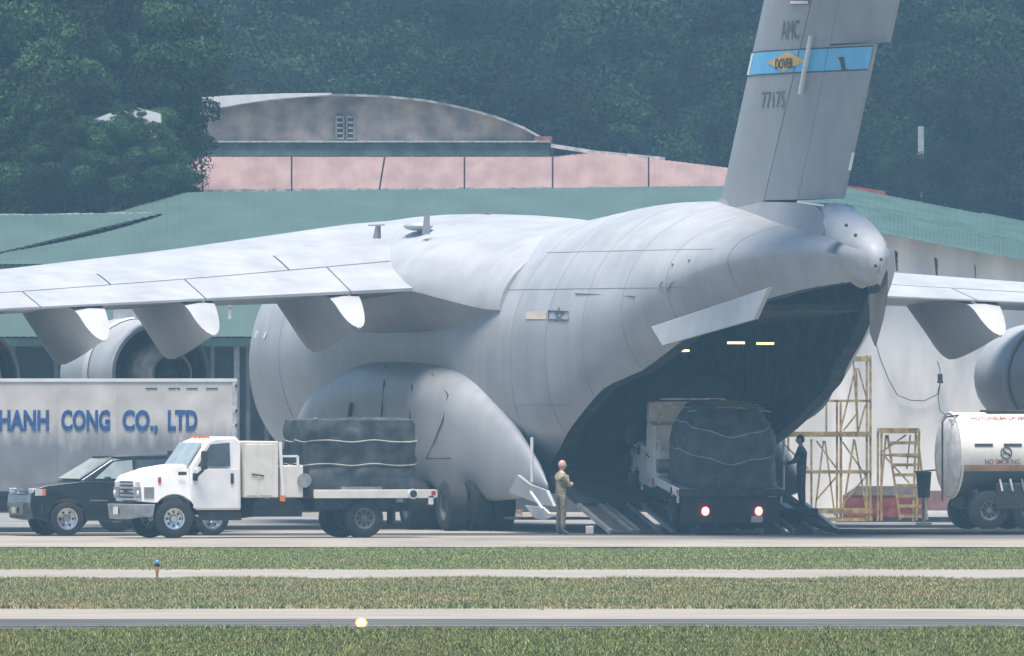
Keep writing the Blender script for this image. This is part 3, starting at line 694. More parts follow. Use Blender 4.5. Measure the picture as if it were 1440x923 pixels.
for side in (-1, 1):
    wing_patch('wing', side, 2.5, 25.8, 0, .66, M_wing, nl=20)
    spans = [(3.6,6.95),(7.0,11.95),(12.0,17.9),(17.95,25.6)]
    for k, (a, c) in enumerate(spans):
        wing_patch('spoiler', side, a, c, .663, .80, M_wing, nf=5, nl=6, lift=.01)
    spans = [(3.5,5.9),(5.94,9.9),(9.94,14.4),(14.44,19.0),(19.05,25.7)]
    for a, c in spans: wing_patch('flap', side, a, c, .804, 1, M_wing, nf=7, nl=7)
    # flap hinge fairings
    for L_ in (6.1, 10.1, 13.1, 17.3):
        l = L_; s0 = teS(l); z0 = teZ(l)
        tab = [(-6.2,.1,.08,-.02),(-5,.0,.46,-.6),(-3.8,.0,.64,-1.2),(-2.8,.0,.7,-1.45),(-1.6,.0,.66,-1.36),(-.3,-.03,.44,-1.16),(.3,-.22,.36,-1.05),(.8,-.52,.29,-.96),(1.2,-.76,.17,-.9),(1.4,-.86,.03,-.89)]
        b = MB(); rg = []
        for r_ in np.concatenate([np.linspace(-6.2,0,12), np.linspace(.12,1.4,9)]):
            zt_, hw, zb_ = smooth_tab(tab, float(r_)); hw = max(hw,.02); r1 = []
            r1.append(A(s0+r_, side*l-hw, z0+zt_))
            for k in range(1,10):
                a = math.pi*k/10; tt = 1-abs(1-k/5.0); sg_ = -1 if k < 5 else 1 if k > 5 else 0
                r1.append(A(s0+r_, side*l+sg_*hw*(1-tt**1.15), z0+zt_+(zb_-zt_)*tt**.9))
            r1.append(A(s0+r_, side*l+hw, z0+zt_)); r1.append(A(s0+r_, side*l, z0+zt_+.03)); rg.append(r1)
        b.loft(rg); b.build('flap_fairing', M_wing, AC, smooth=True, angle=38)
# wing-fuselage fairing
WF = [(13,3.0,6.0,7.2,5.4),(14.5,3.5,6.1,7.66,5.0),(17,4.3,6.2,7.84,4.8),(20,4.6,6.1,7.86,4.7),(24,4.6,6.0,7.74,4.7),(27.3,4.25,5.9,7.5,4.75),(29,3.85,5.68,7.45,4.95),(30.9,3.46,5.45,7.4,5.25),(32,3.3,5.4,7.3,5.35)]
b = MB(); rg = []
for s in np.linspace(13, 32, 30):
    we, ze, zt_, zl = smooth_tab(WF, float(s)); r_ = []
    for k in range(-12, 13):
        a = k/12*math.pi/2; r_.append(A(s, we*abs(math.sin(a))**.9*(1 if k > 0 else -1 if k < 0 else 0), ze+(zt_-ze)*max(0,math.cos(a))**1.1))
    r_.append(A(s, 3.2, zl)); r_.append(A(s, -3.2, zl)); rg.append(r_)
b.loft(rg); b.build('wing_root_fairing', M_wing, AC, smooth=True, angle=38)
# antennas and roof pod
for (px, py0, py1, lat, T) in [(530,318,330,-5.4,1),(599,302,324,-3.2,0),(683,301,314,-.2,1)]:
    s, z1_ = Apx(px, py0, lat); _, z0_ = Apx(px, py1, lat); b = MB()
    b.loft([[A(s-.2,lat-.05,z0_-.1),A(s+.2,lat-.05,z0_-.1),A(s+.2,lat+.05,z0_-.1),A(s-.2,lat+.05,z0_-.1)],[A(s,lat-.04,z1_),A(s+.2,lat-.04,z1_),A(s+.2,lat+.04,z1_),A(s,lat+.04,z1_)]])
    if T: b.bar(A(s-.6,lat,z1_+.02), A(s+.5,lat,z1_+.02), .12, .03)
    b.build('antenna', M_fin, AC)
s, z = Apx(735,322,0); b = MB(); b.sphere((0,0,0),1,16,8,(.45,.95,.12)); b.build('roof_pod', M_white, AC, smooth=True, loc=A(s,0,7.5))
s, z = Apx(797,324,0); b = MB(); b.sphere((0,0,0),1,12,8,(.2,.5,.1)); b.build('roof_pod', M_white, AC, smooth=True, loc=A(s,0,7.45))
s, z = Apx(588,318,-3); b = MB(); b.sphere((0,0,0),1,12,8,(.35,.6,.12)); b.build('roof_pod', M_wing, AC, smooth=True, loc=A(s,-3.0,z))

# --- engines
def engine(side, lat, s_noz, z):
    e = empty('engine', A(s_noz, side*lat, z)); e.parent = AC
    def rev(name, prof, m, n=32):
        b = MB(); rg = [[Vector((r_*math.cos(2*math.pi*k/n), -x, r_*math.sin(2*math.pi*k/n))) for k in range(n)] for x, r_ in prof]
        b.loft(rg, caps=False); return b.build(name, m, e, smooth=True, angle=35)
    rev('nacelle', [(-5.3,1.0),(-5.45,1.08),(-5.3,1.2),(-4.6,1.33),(-3.4,1.4),(-2.2,1.39),(-.9,1.33),(0,1.26),(.02,1.2),(-.8,1.12),(-2.5,.9)], M_grey)
    rev('reverser_ring', [(-2.35,1.402),(-2.3,1.43),(-1.95,1.425),(-1.9,1.40)], M_cap)
    rev('nozzle_lip', [(-.12,1.285),(-.1,1.30),(.03,1.275),(.04,1.19),(-.1,1.18)], M_cap)
    rev('fan_duct', [(-.7,1.1),(-.8,.5)], M_bay)
    rev('core_cowl', [(-1.5,.85),(-.4,.82),(.5,.66),(1.1,.52),(1.1,.46),(.4,.4)], mat('core_metal', (.6,.5,.42), rough=.5, metal=.3, var=.2))
    rev('exhaust_plug', [(.3,.42),(1.2,.28),(1.7,.02)], M_dkmetal)
    b = MB(); b.sphere((0,5.0,0), .9, 16, 8, (1,.05,1)); b.build('fan', M_dkmetal, e)
    b = MB(); b.loft([[(-.15,4,1.2),(.15,4,1.2),(.1,4.2,1.6),(-.1,4.2,1.6)],[(-.2,-1.5,.9),(.2,-1.5,.9),(.15,-2.5,2.2),(-.15,-2.5,2.2)]]); b.build('pylon', M_grey, e)
    return e
for side in (-1,1):
    engine(side, 8.25, 18.8, 3.85); engine(side, 14.5, 23.8, 3.75)

# --- gear sponsons
POD = [(13.8,.1,2.5,.1),(15.5,.4,2.6,.7),(18,.66,2.8,1.0),(20.5,.78,3.0,1.1),(23,.86,3.05,1.1),(26,.86,3.05,1.05),(28.5,.78,2.85,1.1),(30.2,.62,2.55,1.1),(32,.42,2.1,.95),(33.6,.24,1.7,.68),(35.2,.14,1.3,.35),(36,.02,1.1,.06)]
def podlow(s): return lerp_tab([(13.8,2.3),(15.5,1.6),(18,1.0),(20.5,.72),(31,.72),(33.6,.8),(35.2,.9),(36,1.05)], s)[0]
def podlat(s, z, off=0):
    hw, zc, hh = smooth_tab(POD, s); h_ = hh if z > zc else max(.05, zc-podlow(s)); q = min(1, abs(z-zc)/h_); n_ = 2.2 if z > zc else 2.1; return -(3.25+hw*(1-q**n_)**(1/n_)+off)
for side in (-1,1):
    b = MB(); rg = []
    for s in np.linspace(13.8, 36, 48):
        hw, zc, hh = smooth_tab(POD, float(s)); hl = max(.05, zc-podlow(float(s))); r_ = []
        for k in range(36):
            a = 2*math.pi*k/36; ca, sa = math.cos(a), math.sin(a); e_ = 2/2.2
            r_.append(A(s, side*(3.25+hw*abs(ca)**e_*(1 if ca > 0 else -1)), zc+(hh if sa > 0 else hl)*abs(sa)**e_*(1 if sa > 0 else -1)))
        rg.append(r_)
    b.loft(rg); b.build('gear_sponson', M_grey, AC, smooth=True, angle=60)
def seam(pts_px, surf, name='panel_seam', r=.014, m=M_seam):
    """follow picture points over a body surface; surf(s,z) gives lat"""
    P = []
    for px, py in pts_px:
        lat = -4.0
        for _ in range(12):
            s, z = Apx(px, py, lat); lat = surf(s, z)
        P.append(A(s, lat-.016, z))
    b = MB(); b.tube(P, r, 4); b.build(name, m, AC)
pods = lambda s, z: podlat(s, z)
seam([(544,514),(541,540),(538,575),(536,592)], pods, r=.022); seam([(583,516),(580,545),(577,590)], pods, r=.02)
seam([(634,525),(631,555),(624,590),(612,620),(600,645),(634,645)], pods, r=.016); seam([(496,568),(493,590)], pods, r=.07)
fsf = lambda s, z: -halfw(s, z)
for q in ([(810,413),(893,417)],[(932,396),(928,402),(934,410)],[(948,397),(946,403),(951,409)],[(700,345),(704,380),(690,420)]): seam(q, fsf, r=.012, m=M_faded)
M_soft = mat('seam_soft', (.2,.21,.23), rough=.8, var=.1)
for s_ in (12.6, 33.4, 36.2, 38.9, 41.6, 44.2, 46.9):
    zlo_ = 1.2 if s_ < 30 else lerp_tab(SILL, s_)[0]+.05; pts_ = [(l_, z_) for l_, z_ in sect(s_, 0, zlo_)][2:]
    b = MB(); b.tube([A(s_, -l_-.001, z_) for l_, z_ in pts_], .007, 4); b.build('frame_seam', M_soft, AC)
for z_, sa_, sb_ in ((5.9,31.5,45),(3.1,33.5,37.5),(6.8,33,46)):
    b = MB(); b.tube([A(q_, -halfw(q_, z_)-.001, z_) for q_ in np.linspace(sa_, sb_, 24)], .007, 4); b.build('stringer_seam', M_soft, AC)
for px, py in [(1029,366),(1094,372)]: 
    lt_ = -3.2
    for _ in range(10): s, z = Apx(px, py, lt_); lt_ = -halfw(s, z)
    b = MB(); b.sphere(A(s, lt_, z), .05, 8, 6); b.build('static_port', M_fin, AC)
# flag patch, star-and-bar insignia
def fus_poly(pts_px, m, name, off=.015):
    P = []
    for px, py in pts_px:
        lat = -3.4
        for _ in range(10):
            s, z = Apx(px, py, lat); lat = -halfw(s, z)
        P.append(A(s, lat-off, z))
    b = MB(); b.face(P); return b.build(name, m, AC)
fus_poly([(741,438),(769,438),(769,449),(740,449)], mat('flag_faded', (.6,.5,.42), var=.15, scale=9, stretch=(.1,.1,8)), 'flag_patch')
star = [(787+8*math.sin(k*math.pi*4/5)*.9, 443-11*math.cos(k*math.pi*4/5)) for k in range(6)]
seam(star, fsf, 'star_insignia', .012, M_faded); seam([(772,437),(800,438),(800,450),(772,449),(772,437)], fsf, 'insignia_bar', .014, M_faded)
fus_poly([(360,465),(376,467),(373,476),(357,475)], M_white, 'cockpit_window')
# main gear wheels
M_hub = mat('wheel_hub', (.12,.13,.14), rough=.6, metal=.3)
def wheel(parent, c, r, wd, rim=.55, hubm=None, axis=(1,0,0), n=24, name='wheel', holes=0):
    """tyre + rim whose axle is local X (y if axis given)"""
    wr = empty(name, c); wr.parent = parent
    ax = Vector(axis).normalized(); up = Vector((0,0,1)); fw = ax.cross(up)
    def rev(prof):
        b = MB(); b.loft([[ax*x+(fw*math.cos(2*math.pi*k/n)+up*math.sin(2*math.pi*k/n))*q for k in range(n)] for x, q in prof], caps=False); return b
    rev([(-wd*.42,r*rim),(-wd*.5,r*rim*1.1),(-wd*.5,r*.9),(-wd*.4,r),(wd*.4,r),(wd*.5,r*.9),(wd*.5,r*rim*1.1),(wd*.42,r*rim)]).build('tyre', M_black, wr, smooth=True, angle=40)
    b = rev([(-wd*.46,r*rim*1.05),(-wd*.43,r*rim*.9),(-wd*.2,r*rim*.85),(-wd*.12,r*rim*.45),(-wd*.3,r*rim*.3),(-wd*.3,0.001),(wd*.3,.001),(wd*.3,r*rim*.3),(wd*.12,r*rim*.45),(wd*.2,r*rim*.85),(wd*.43,r*rim*.9),(wd*.46,r*rim*1.05)])
    b.build('rim', hubm or M_hub, wr, smooth=True, angle=40)
    if holes:
        b = MB()
        for sd_ in (-1,1):
            for k in range(holes):
                a = 2*math.pi*k/holes; c0 = ax*(sd_*wd*.19)+(fw*math.cos(a)+up*math.sin(a))*r*rim*.66
                b.sphere(c0, r*rim*.13, 6, 4)
        tag(b.build('rim_holes', M_black, wr), kind='stuff')
    return wr
for side in (-1,1):
    for s in (27.4, 30.7):
        for lat in (2.9, 3.5, 4.1): wheel(AC, A(s, side*lat, .62), .62, .5)
        b = MB(); b.bar(A(s,side*2.8,.62), A(s,side*4.2,.62), .16); b.bar(A(s,side*3.3,.62), A(s-.3,side*3.1,1.5), .22); b.build('gear_strut', M_steel, AC)
for lat in (-.35,.35): wheel(AC, A(7.5,lat,.5), .5, .35)
b = MB(); b.bar(A(7.5,-.4,.5), A(7.5,.4,.5), .12); b.bar(A(7.5,0,.5), A(7.2,0,1.6), .2); b.build('nose_gear_strut', M_steel, AC)
# ramp and toes
b = MB(); b.loft([[A(33.3,-2.75,1.5),A(33.3,2.75,1.5),A(33.3,2.75,1.62),A(33.3,-2.75,1.62)],[A(37.3,-2.75,.55),A(37.3,2.75,.55),A(37.3,2.75,.74),A(37.3,-2.75,.74)]]); b.build('cargo_ramp', M_bay, AC)
for lat in (-2.6,-1.9,-1.0,1.2,2.0,2.6):
    rt = MB(); 
    for e_ in (-.26,.26): rt.bar(A(37.3,lat+e_,.68), A(40.0,lat+e_,.05), .1, .1)
    r0 = rt.build('ramp_toe', M_steel, AC)
    b = MB(); b.bar(A(37.3,lat,.66), A(40.0,lat,.03), .5, .02); b.build('toe_plate', M_dkmetal, r0)
# port hatch door and white stay near the person
s, z = Apx(748,615,-4.0); s2, z2 = Apx(748,678,-4.0)
b = MB(); b.tube([A(s,-4.0,z), A(s2,-4.0,z2)], .04, 6); b.build('white_stay', M_white, AC)
def acpoly(pts, lat, th, m, name, dl=0):
    b = MB(); f = [A(*(lambda q: (q[0], lat+dl*i, q[1]))(Apx(px,py,lat+dl*i))) for i,(px,py) in enumerate(pts)]; b.loft([f,[p+Vector((th,0,0)) for p in f]]); return b.build(name, m, AC)
acpoly([(738,711),(762,713),(771,722),(785,724),(765,731),(752,729)], -3.9, .06, M_cap, 'hatch_door')
acpoly([(716,692),(727,668),(745,682),(768,690),(778,712),(760,710)], -3.8, .08, M_grey, 'gear_door')
b = MB(); a_ = Apx(746,692,-4); c_ = Apx(763,716,-4); b.bar(A(a_[0],-4,a_[1]), A(c_[0],-4,c_[1]), .05); b.build('door_stay', M_white, AC)
b = MB(); a_ = Apx(724,728,-4); b.box(A(a_[0]+.1,-3.2,.35),(1.8,1.4,.06)); b.build('step_plate', M_bay, AC)

# ================================================================== TRUCKS
def tarp_load(loc, dims, rz, label, seed, cat='cargo', rx=0, straps=(.36,.7), sag=0.0, n=9, tap=.10):
    """rounded wrinkled covered load; dims length(x) width(y) height(z)"""
    e = empty('covered_cargo', loc, rz, label=label, cat=cat)
    if rx: e.rotation_euler = (0, rx, rz)
    L_, W_, H_ = dims; b = MB(); nx, nz, na = 22, 12, 56
    def pt(u, v, off=0):
        a = 2*math.pi*u; ca, sa = math.cos(a), math.sin(a)
        k = (abs(ca)**n+abs(sa)**n)**(-1/n); taper = 1-tap*max(0,(v-.55)/.45)**1.8
        sg_ = 1+.005*math.sin(v*9)
        wr = mnoise.noise(Vector((ca*3+seed, sa*3, v*3)))*.08+mnoise.noise(Vector((ca*9+v*9, sa*9+seed, v*5)))*.05
        for q in straps: wr -= .028*math.exp(-((v-q)/.03)**2)
        return Vector(((L_/2*taper*sg_+wr+off)*k*ca, (W_/2*taper*sg_+wr+off)*k*sa, v*H_))
    rg = [[pt(i/na, v) for i in range(na)] for v in np.linspace(0,1,15)]
    top = [[p*1 for p in rg[-1]]]
    for q in (.8,.5,.2): top.append([Vector((p.x*q, p.y*q, H_+.03+mnoise.noise(Vector((p.x*2,p.y*2,seed)))*.14)) for p in rg[-1]])
    b.loft(rg+top[1:]); b.build('tarpaulin', M_tarp, e, smooth=True, angle=50)
    for v in straps:
        b = MB(); P = [pt(i/na, v-.015*math.sin(i*.9+seed)-sag*max(0,1-(math.sin(2*math.pi*i/na)/.75)**2)*(math.cos(2*math.pi*i/na) < 0), .03) for i in range(na+1)]
        b.tube(P, .016, 5, caps=False); b.build('strap', M_strap, e)
    for k in range(3):
        b = MB(); x = (-.3+.3*k)*L_; b.tube([Vector((x,-W_/2*.9,H_*.96)),Vector((x,0,H_+.05)),Vector((x+.1,W_/2*.9,H_*.96))],.015,5); b.build('top_rope', M_strap, e)
    return e

def flatbed(loc, rz, label, pitch=0, deck_w=2.3, rear=False):
    t = empty('flatbed_truck', loc, rz, label=label, cat='truck'); t.rotation_euler = (0, pitch, rz)
    # chassis
    b = MB()
    for y in (-.42,.42): b.box2((.1,y-.06,.62),(6.9,y+.06,.82))
    for x in (.4,1.6,3,4.2): b.box2((x,-.45,.64),(x+.1,.45,.78))
    b.box2((3.2,-.95,.5),(4.4,.95,.9)); b.box2((.9,-1.0,.66),(2.9,1.0,.92)); b.build('chassis', M_dkmetal, t)
    # deck
    b = MB(); b.box2((0,-deck_w/2,.97),(2.96,deck_w/2,1.12)); b.build('deck', mat('deck_board', (.22,.2,.17), var=.2), t)
    for y in (-1,1): b = MB(); b.box2((-.02,y*deck_w/2,.93),(2.98,y*(deck_w/2+.05),1.13)); b.build('deck_rail', M_cream, t, bevel=.01)
    b = MB(); b.box2((-.06,-deck_w/2-.04,.95),(-.02,deck_w/2+.04,1.12)); b.build('tail_board', M_dkmetal if rear else M_cream, t)
    for y in (-1,1):
        b = MB(); b.box((.04,y*(deck_w/2+.055),1.05),(.1,.03,.1)); b.build('marker_lamp', M_red, t)
        b = MB(); b.box((.1,y*(deck_w/2+.03),.88),(.12,.04,.2)); b.build('mud_bracket', M_cream, t)
    b = MB(); b.tube([Vector((.55,deck_w/2+.05,1.03)),Vector((.55,deck_w/2+.1,1.03))],.12,16); b.build('fuel_cap', M_white, t)
    b = MB(); b.tube([Vector((.55,deck_w/2+.1,1.03)),Vector((.55,deck_w/2+.12,1.03))],.085,14); b.build('cap_centre', M_dkmetal, t)
    b = MB(); b.box2((1.3,deck_w/2-.05,1.13),(2.3,deck_w/2+.03,1.2)); b.build('strap_winch', M_steel, t)
    # toolbox, small box, frames
    b = MB(); b.box2((3.84,-1.15,.95),(4.66,1.15,2.27)); b.build('tool_cabinet', M_cream, t, bevel=.02)
    for x in (3.99,4.35): b = MB(); b.box2((x,1.15,1.0),(x+.3 if x<4.2 else x+.28,1.165,2.2)); b.build('cabinet_door', M_cream, t, bevel=.008)
    b = MB(); b.bar((4.5,1.18,1.5),(4.2,1.18,1.46),.02,.03); b.build('cabinet_latch', M_dkmetal, t)
    b = MB(); b.box2((3.22,.2,.95),(3.78,1.12,1.70)); b.build('side_locker', M_cream, t, bevel=.02)
    b = MB(); b.bar((3.35,1.1,1.7),(3.35,1.1,1.92),.05); b.bar((3.35,1.1,1.92),(3.82,1.1,1.92),.05); b.bar((3.8,1.13,2.25),(3.72,1.13,.88),.07); b.build('hand_rail', M_white, t)
    b = MB(); b.tube([Vector((3.2,.75,1.35)),Vector((3.2,1.17,1.35))],.17,14); b.build('air_tank', M_steel, t)
    b = MB(); b.box((3.74,1.15,.93),(.12,.06,.14)); b.build('amber_lamp', M_orange, t)
    # cab
    b = MB(); prof = [(4.72,.66),(5.92,.66),(5.97,1.66),(5.55,2.26),(5.3,2.36),(4.82,2.38),(4.70,2.25)]
    vs = []
    for y, nz in ((-1.06,0),(1.06,0)): vs.append([Vector((x, y*(1 if z < 1.7 else 1-.12*(z-1.7)/.68), z)) for x, z in prof])
    b.loft(vs); b.build('cab', M_white, t, bevel=.05, seg=3, smooth=True)
    b = MB(); b.loft([[Vector((5.99,-.93,1.68)),Vector((5.99,.93,1.68)),Vector((5.62,.86,2.22)),Vector((5.62,-.86,2.22))],[Vector((6.02,-.93,1.7)),Vector((6.02,.93,1.7)),Vector((5.65,.86,2.24)),Vector((5.65,-.86,2.24))]]); b.build('windshield', M_glass_l, t)
    for y in (-1,1):
        dr = MB(); dr.box2((4.8,y*1.06,.70),(5.9,y*1.085,1.63)); d_ = dr.build('door', M_white, t, bevel=.02)
        b = MB(); b.box2((4.92,y*1.085,1.28),(4.99,y*1.11,1.52)); b.build('handle', M_dkmetal, d_)
        b = MB(); f = [(5.0,1.68),(5.80,1.68),(5.46,2.2),(5.0,2.24)]
        b.loft([[Vector((x,y*(1.07 if z<1.8 else 1.01),z)) for x,z in f],[Vector((x,y*(1.09 if z<1.8 else 1.03),z)) for x,z in f]]); b.build('side_window', M_glass, t)
        # mirror
        m_ = MB(); m_.box((5.72,y*1.36,1.83),(.12,.2,.44)); mo = m_.build('mirror', M_dkmetal, t, bevel=.03)
        b = MB(); b.bar((5.86,y*1.06,1.42),(5.74,y*1.34,1.6),.05); b.bar((5.86,y*1.08,1.36),(5.86,y*1.12,1.52),.1); b.build('mirror_arm', M_dkmetal, mo)
    b = MB(); 
    for y in (-.5,-.15,.2,.55): b.box((5.42,y,2.37),(.12,.14,.05))
    b.build('roof_marker', M_orange, t)
    # hood with wheel arch
    arch_ = [(6.36+.53*math.cos(a), .5+.53*math.sin(a)) for a in np.linspace(R(38), R(178), 10)]
    prof = [(7.16,.86),(7.19,1.32),(7.1,1.47),(6.7,1.60),(6.2,1.69),(5.94,1.72),(5.94,.68),(5.78,.5)]
    prof2 = [(7.16,.86)]+[(7.19,1.32),(7.08,1.47),(6.7,1.60),(6.2,1.69),(5.93,1.72),(5.93,.66),(5.75,.50)]+arch_[::-1]
    for y in (-1,1):
        b = MB()
        A1 = [Vector((x, y*(1.06 if z < 1.35 else 1.06-.45*(z-1.35)), z)) for x, z in prof2]; B1 = [Vector((x, y*.62, z)) for x, z in prof2]
        b.loft([A1, B1])
        b.build('front_fender', M_white, t, bevel=.03, smooth=True)
    b = MB(); b.prism([(7.18,.88),(7.21,1.32),(7.1,1.50),(6.7,1.64),(6.2,1.72),(5.92,1.74),(5.92,.9)], -.63, .63); b.build('hood', M_white, t, bevel=.05, smooth=True)
    for z in (1.30,1.21,1.12,1.03,.94):
        b = MB(); b.box2((7.2,-.5,z),(7.235,.5,z+.035)); b.build('grille_slat', M_dkmetal, t)
    b = MB(); b.box2((7.236,-.11,1.09),(7.25,.11,1.135)); b.box2((7.236,-.06,1.07),(7.252,.06,1.155)); b.build('grille_emblem', M_gold if False else M_dkmetal, t)
    for y in (-1,1):
        hb = MB(); hb.box2((7.08,y*.6,.94),(7.215,y*1.05,1.2)); hb.box2((6.86,y*1.03,.94),(7.1,y*1.075,1.2)); h_ = hb.build('headlight', mat('headlight_housing', (.3,.3,.31), rough=.3, metal=.3), t)
        b = MB(); b.sphere((7.16,y*.95,1.06), .09, 10, 8); b.build('lens', M_white, h_)
        b = MB(); b.box2((6.68,y*1.03,1.3),(6.75,y*1.06,1.43)); b.build('side_lamp', M_red, t)
        b = MB(); b.box2((6.06,y*1.045,1.48),(6.26,y*1.065,1.56)); b.build('side_badge', M_dkmetal, t)
    b = MB(); b.loft([[Vector((7.18,-1.12,.5)),Vector((7.38,-.85,.45)),Vector((7.42,0,.44)),Vector((7.38,.85,.45)),Vector((7.18,1.12,.5)),Vector((6.9,1.14,.5)),Vector((6.9,-1.14,.5))],[Vector((7.2,-1.13,.8)),Vector((7.42,-.86,.8)),Vector((7.47,0,.8)),Vector((7.42,.86,.8)),Vector((7.2,1.13,.8)),Vector((6.85,1.15,.8)),Vector((6.85,-1.15,.8))]]); b.build('bumper', M_steel, t, bevel=.02)
    b = MB(); b.box2((7.47,-.17,.56),(7.49,.17,.74)); b.build('number_plate', M_white, t)
    b = MB(); b.box2((4.7,-1.0,.42),(5.9,1.0,.62)); b.build('running_board', M_dkmetal, t)
    for y in (-1,1):
        wheel(t, (6.36,y*.95,.46), .46, .26, .52, M_chrome, (0,1,0), holes=8)
        wheel(t, (1.7,y*.98,.46), .46, .26, .52, M_hub, (0,1,0), holes=8)
        wheel(t, (1.7,y*.68,.46), .46, .24, .52, M_hub, (0,1,0))
        b = MB(); b.box2((.95,y*.6,.3),(1.0,y*1.12,.9)); b.build('mud_flap', M_black, t)
    return t
a18 = R(18)
tz = 4.5
rp = W(590, 700, -4.3)
T1 = flatbed((rp.x, -4.3, 0), R(198), 'white cab flatbed truck with cream tool cabinet parked in front of the aircraft')
def onT(T, v): 
    M_ = Matrix.Translation(T.location) @ T.rotation_euler.to_matrix().to_4x4(); return M_ @ Vector(v)
tarp_load(onT(T1, (1.72,-.05,1.13)), (2.75,2.1,1.63), R(198), 'dark tarp-covered load strapped on the parked flatbed truck beside the cream cabinet', 3.1, n=16, tap=.05)
# load truck backed on to the ramp
qp = W(1026, 752, 1.0)
T2 = flatbed((qp.x, 1.0, -.02), R(10.5)+R(90), 'dark rear of a flatbed truck with lit red tail lamps climbing the aircraft ramp', pitch=-R(5.5), deck_w=2.45, rear=True)
for (y) in (-.68,.62):
    lt = MB(); lt.sphere((-.1,y,.60),.09,12,8,(.4,1,1.15)); l_ = lt.build('tail_lamp', M_lamp, T2)
    b = MB(); b.sphere((-.14,y,.6),.045,8,6,(.5,1,1.3)); b.build('bulb', M_lampw, l_)
b = MB(); b.box2((-.09,-.78,.33),(-.06,-.5,.47)); b.build('number_plate', M_pale, T2)
b = MB(); b.box2((-.05,-1.2,.3),(.05,1.2,.92)); b.build('rear_apron', M_black, T2)
b = MB(); b.box2((4.7,-1.1,2.2),(5.0,1.1,2.75)); b.build('cab_visor_box', M_cream, T2, bevel=.03)
b = MB(); b.bar((3.9,1.0,2.8),(3.9,-1.0,2.8),.07); b.bar((3.9,1.0,2.3),(3.9,1.0,2.8),.07); b.bar((3.9,-1.0,2.3),(3.9,-1.0,2.8),.07); b.bar((3.9,1.0,2.9),(3.9,-.6,2.9),.04); b.build('light_rack', M_pale, T2)
tarp_load(onT(T2, (1.5,-.08,1.13)), (2.7,2.25,1.85), R(10.5)+R(90), 'dark tarp-covered load strapped on the truck climbing the ramp', 8.4, rx=-R(5.5), straps=(.45,.8), sag=.13, n=5, tap=.3)

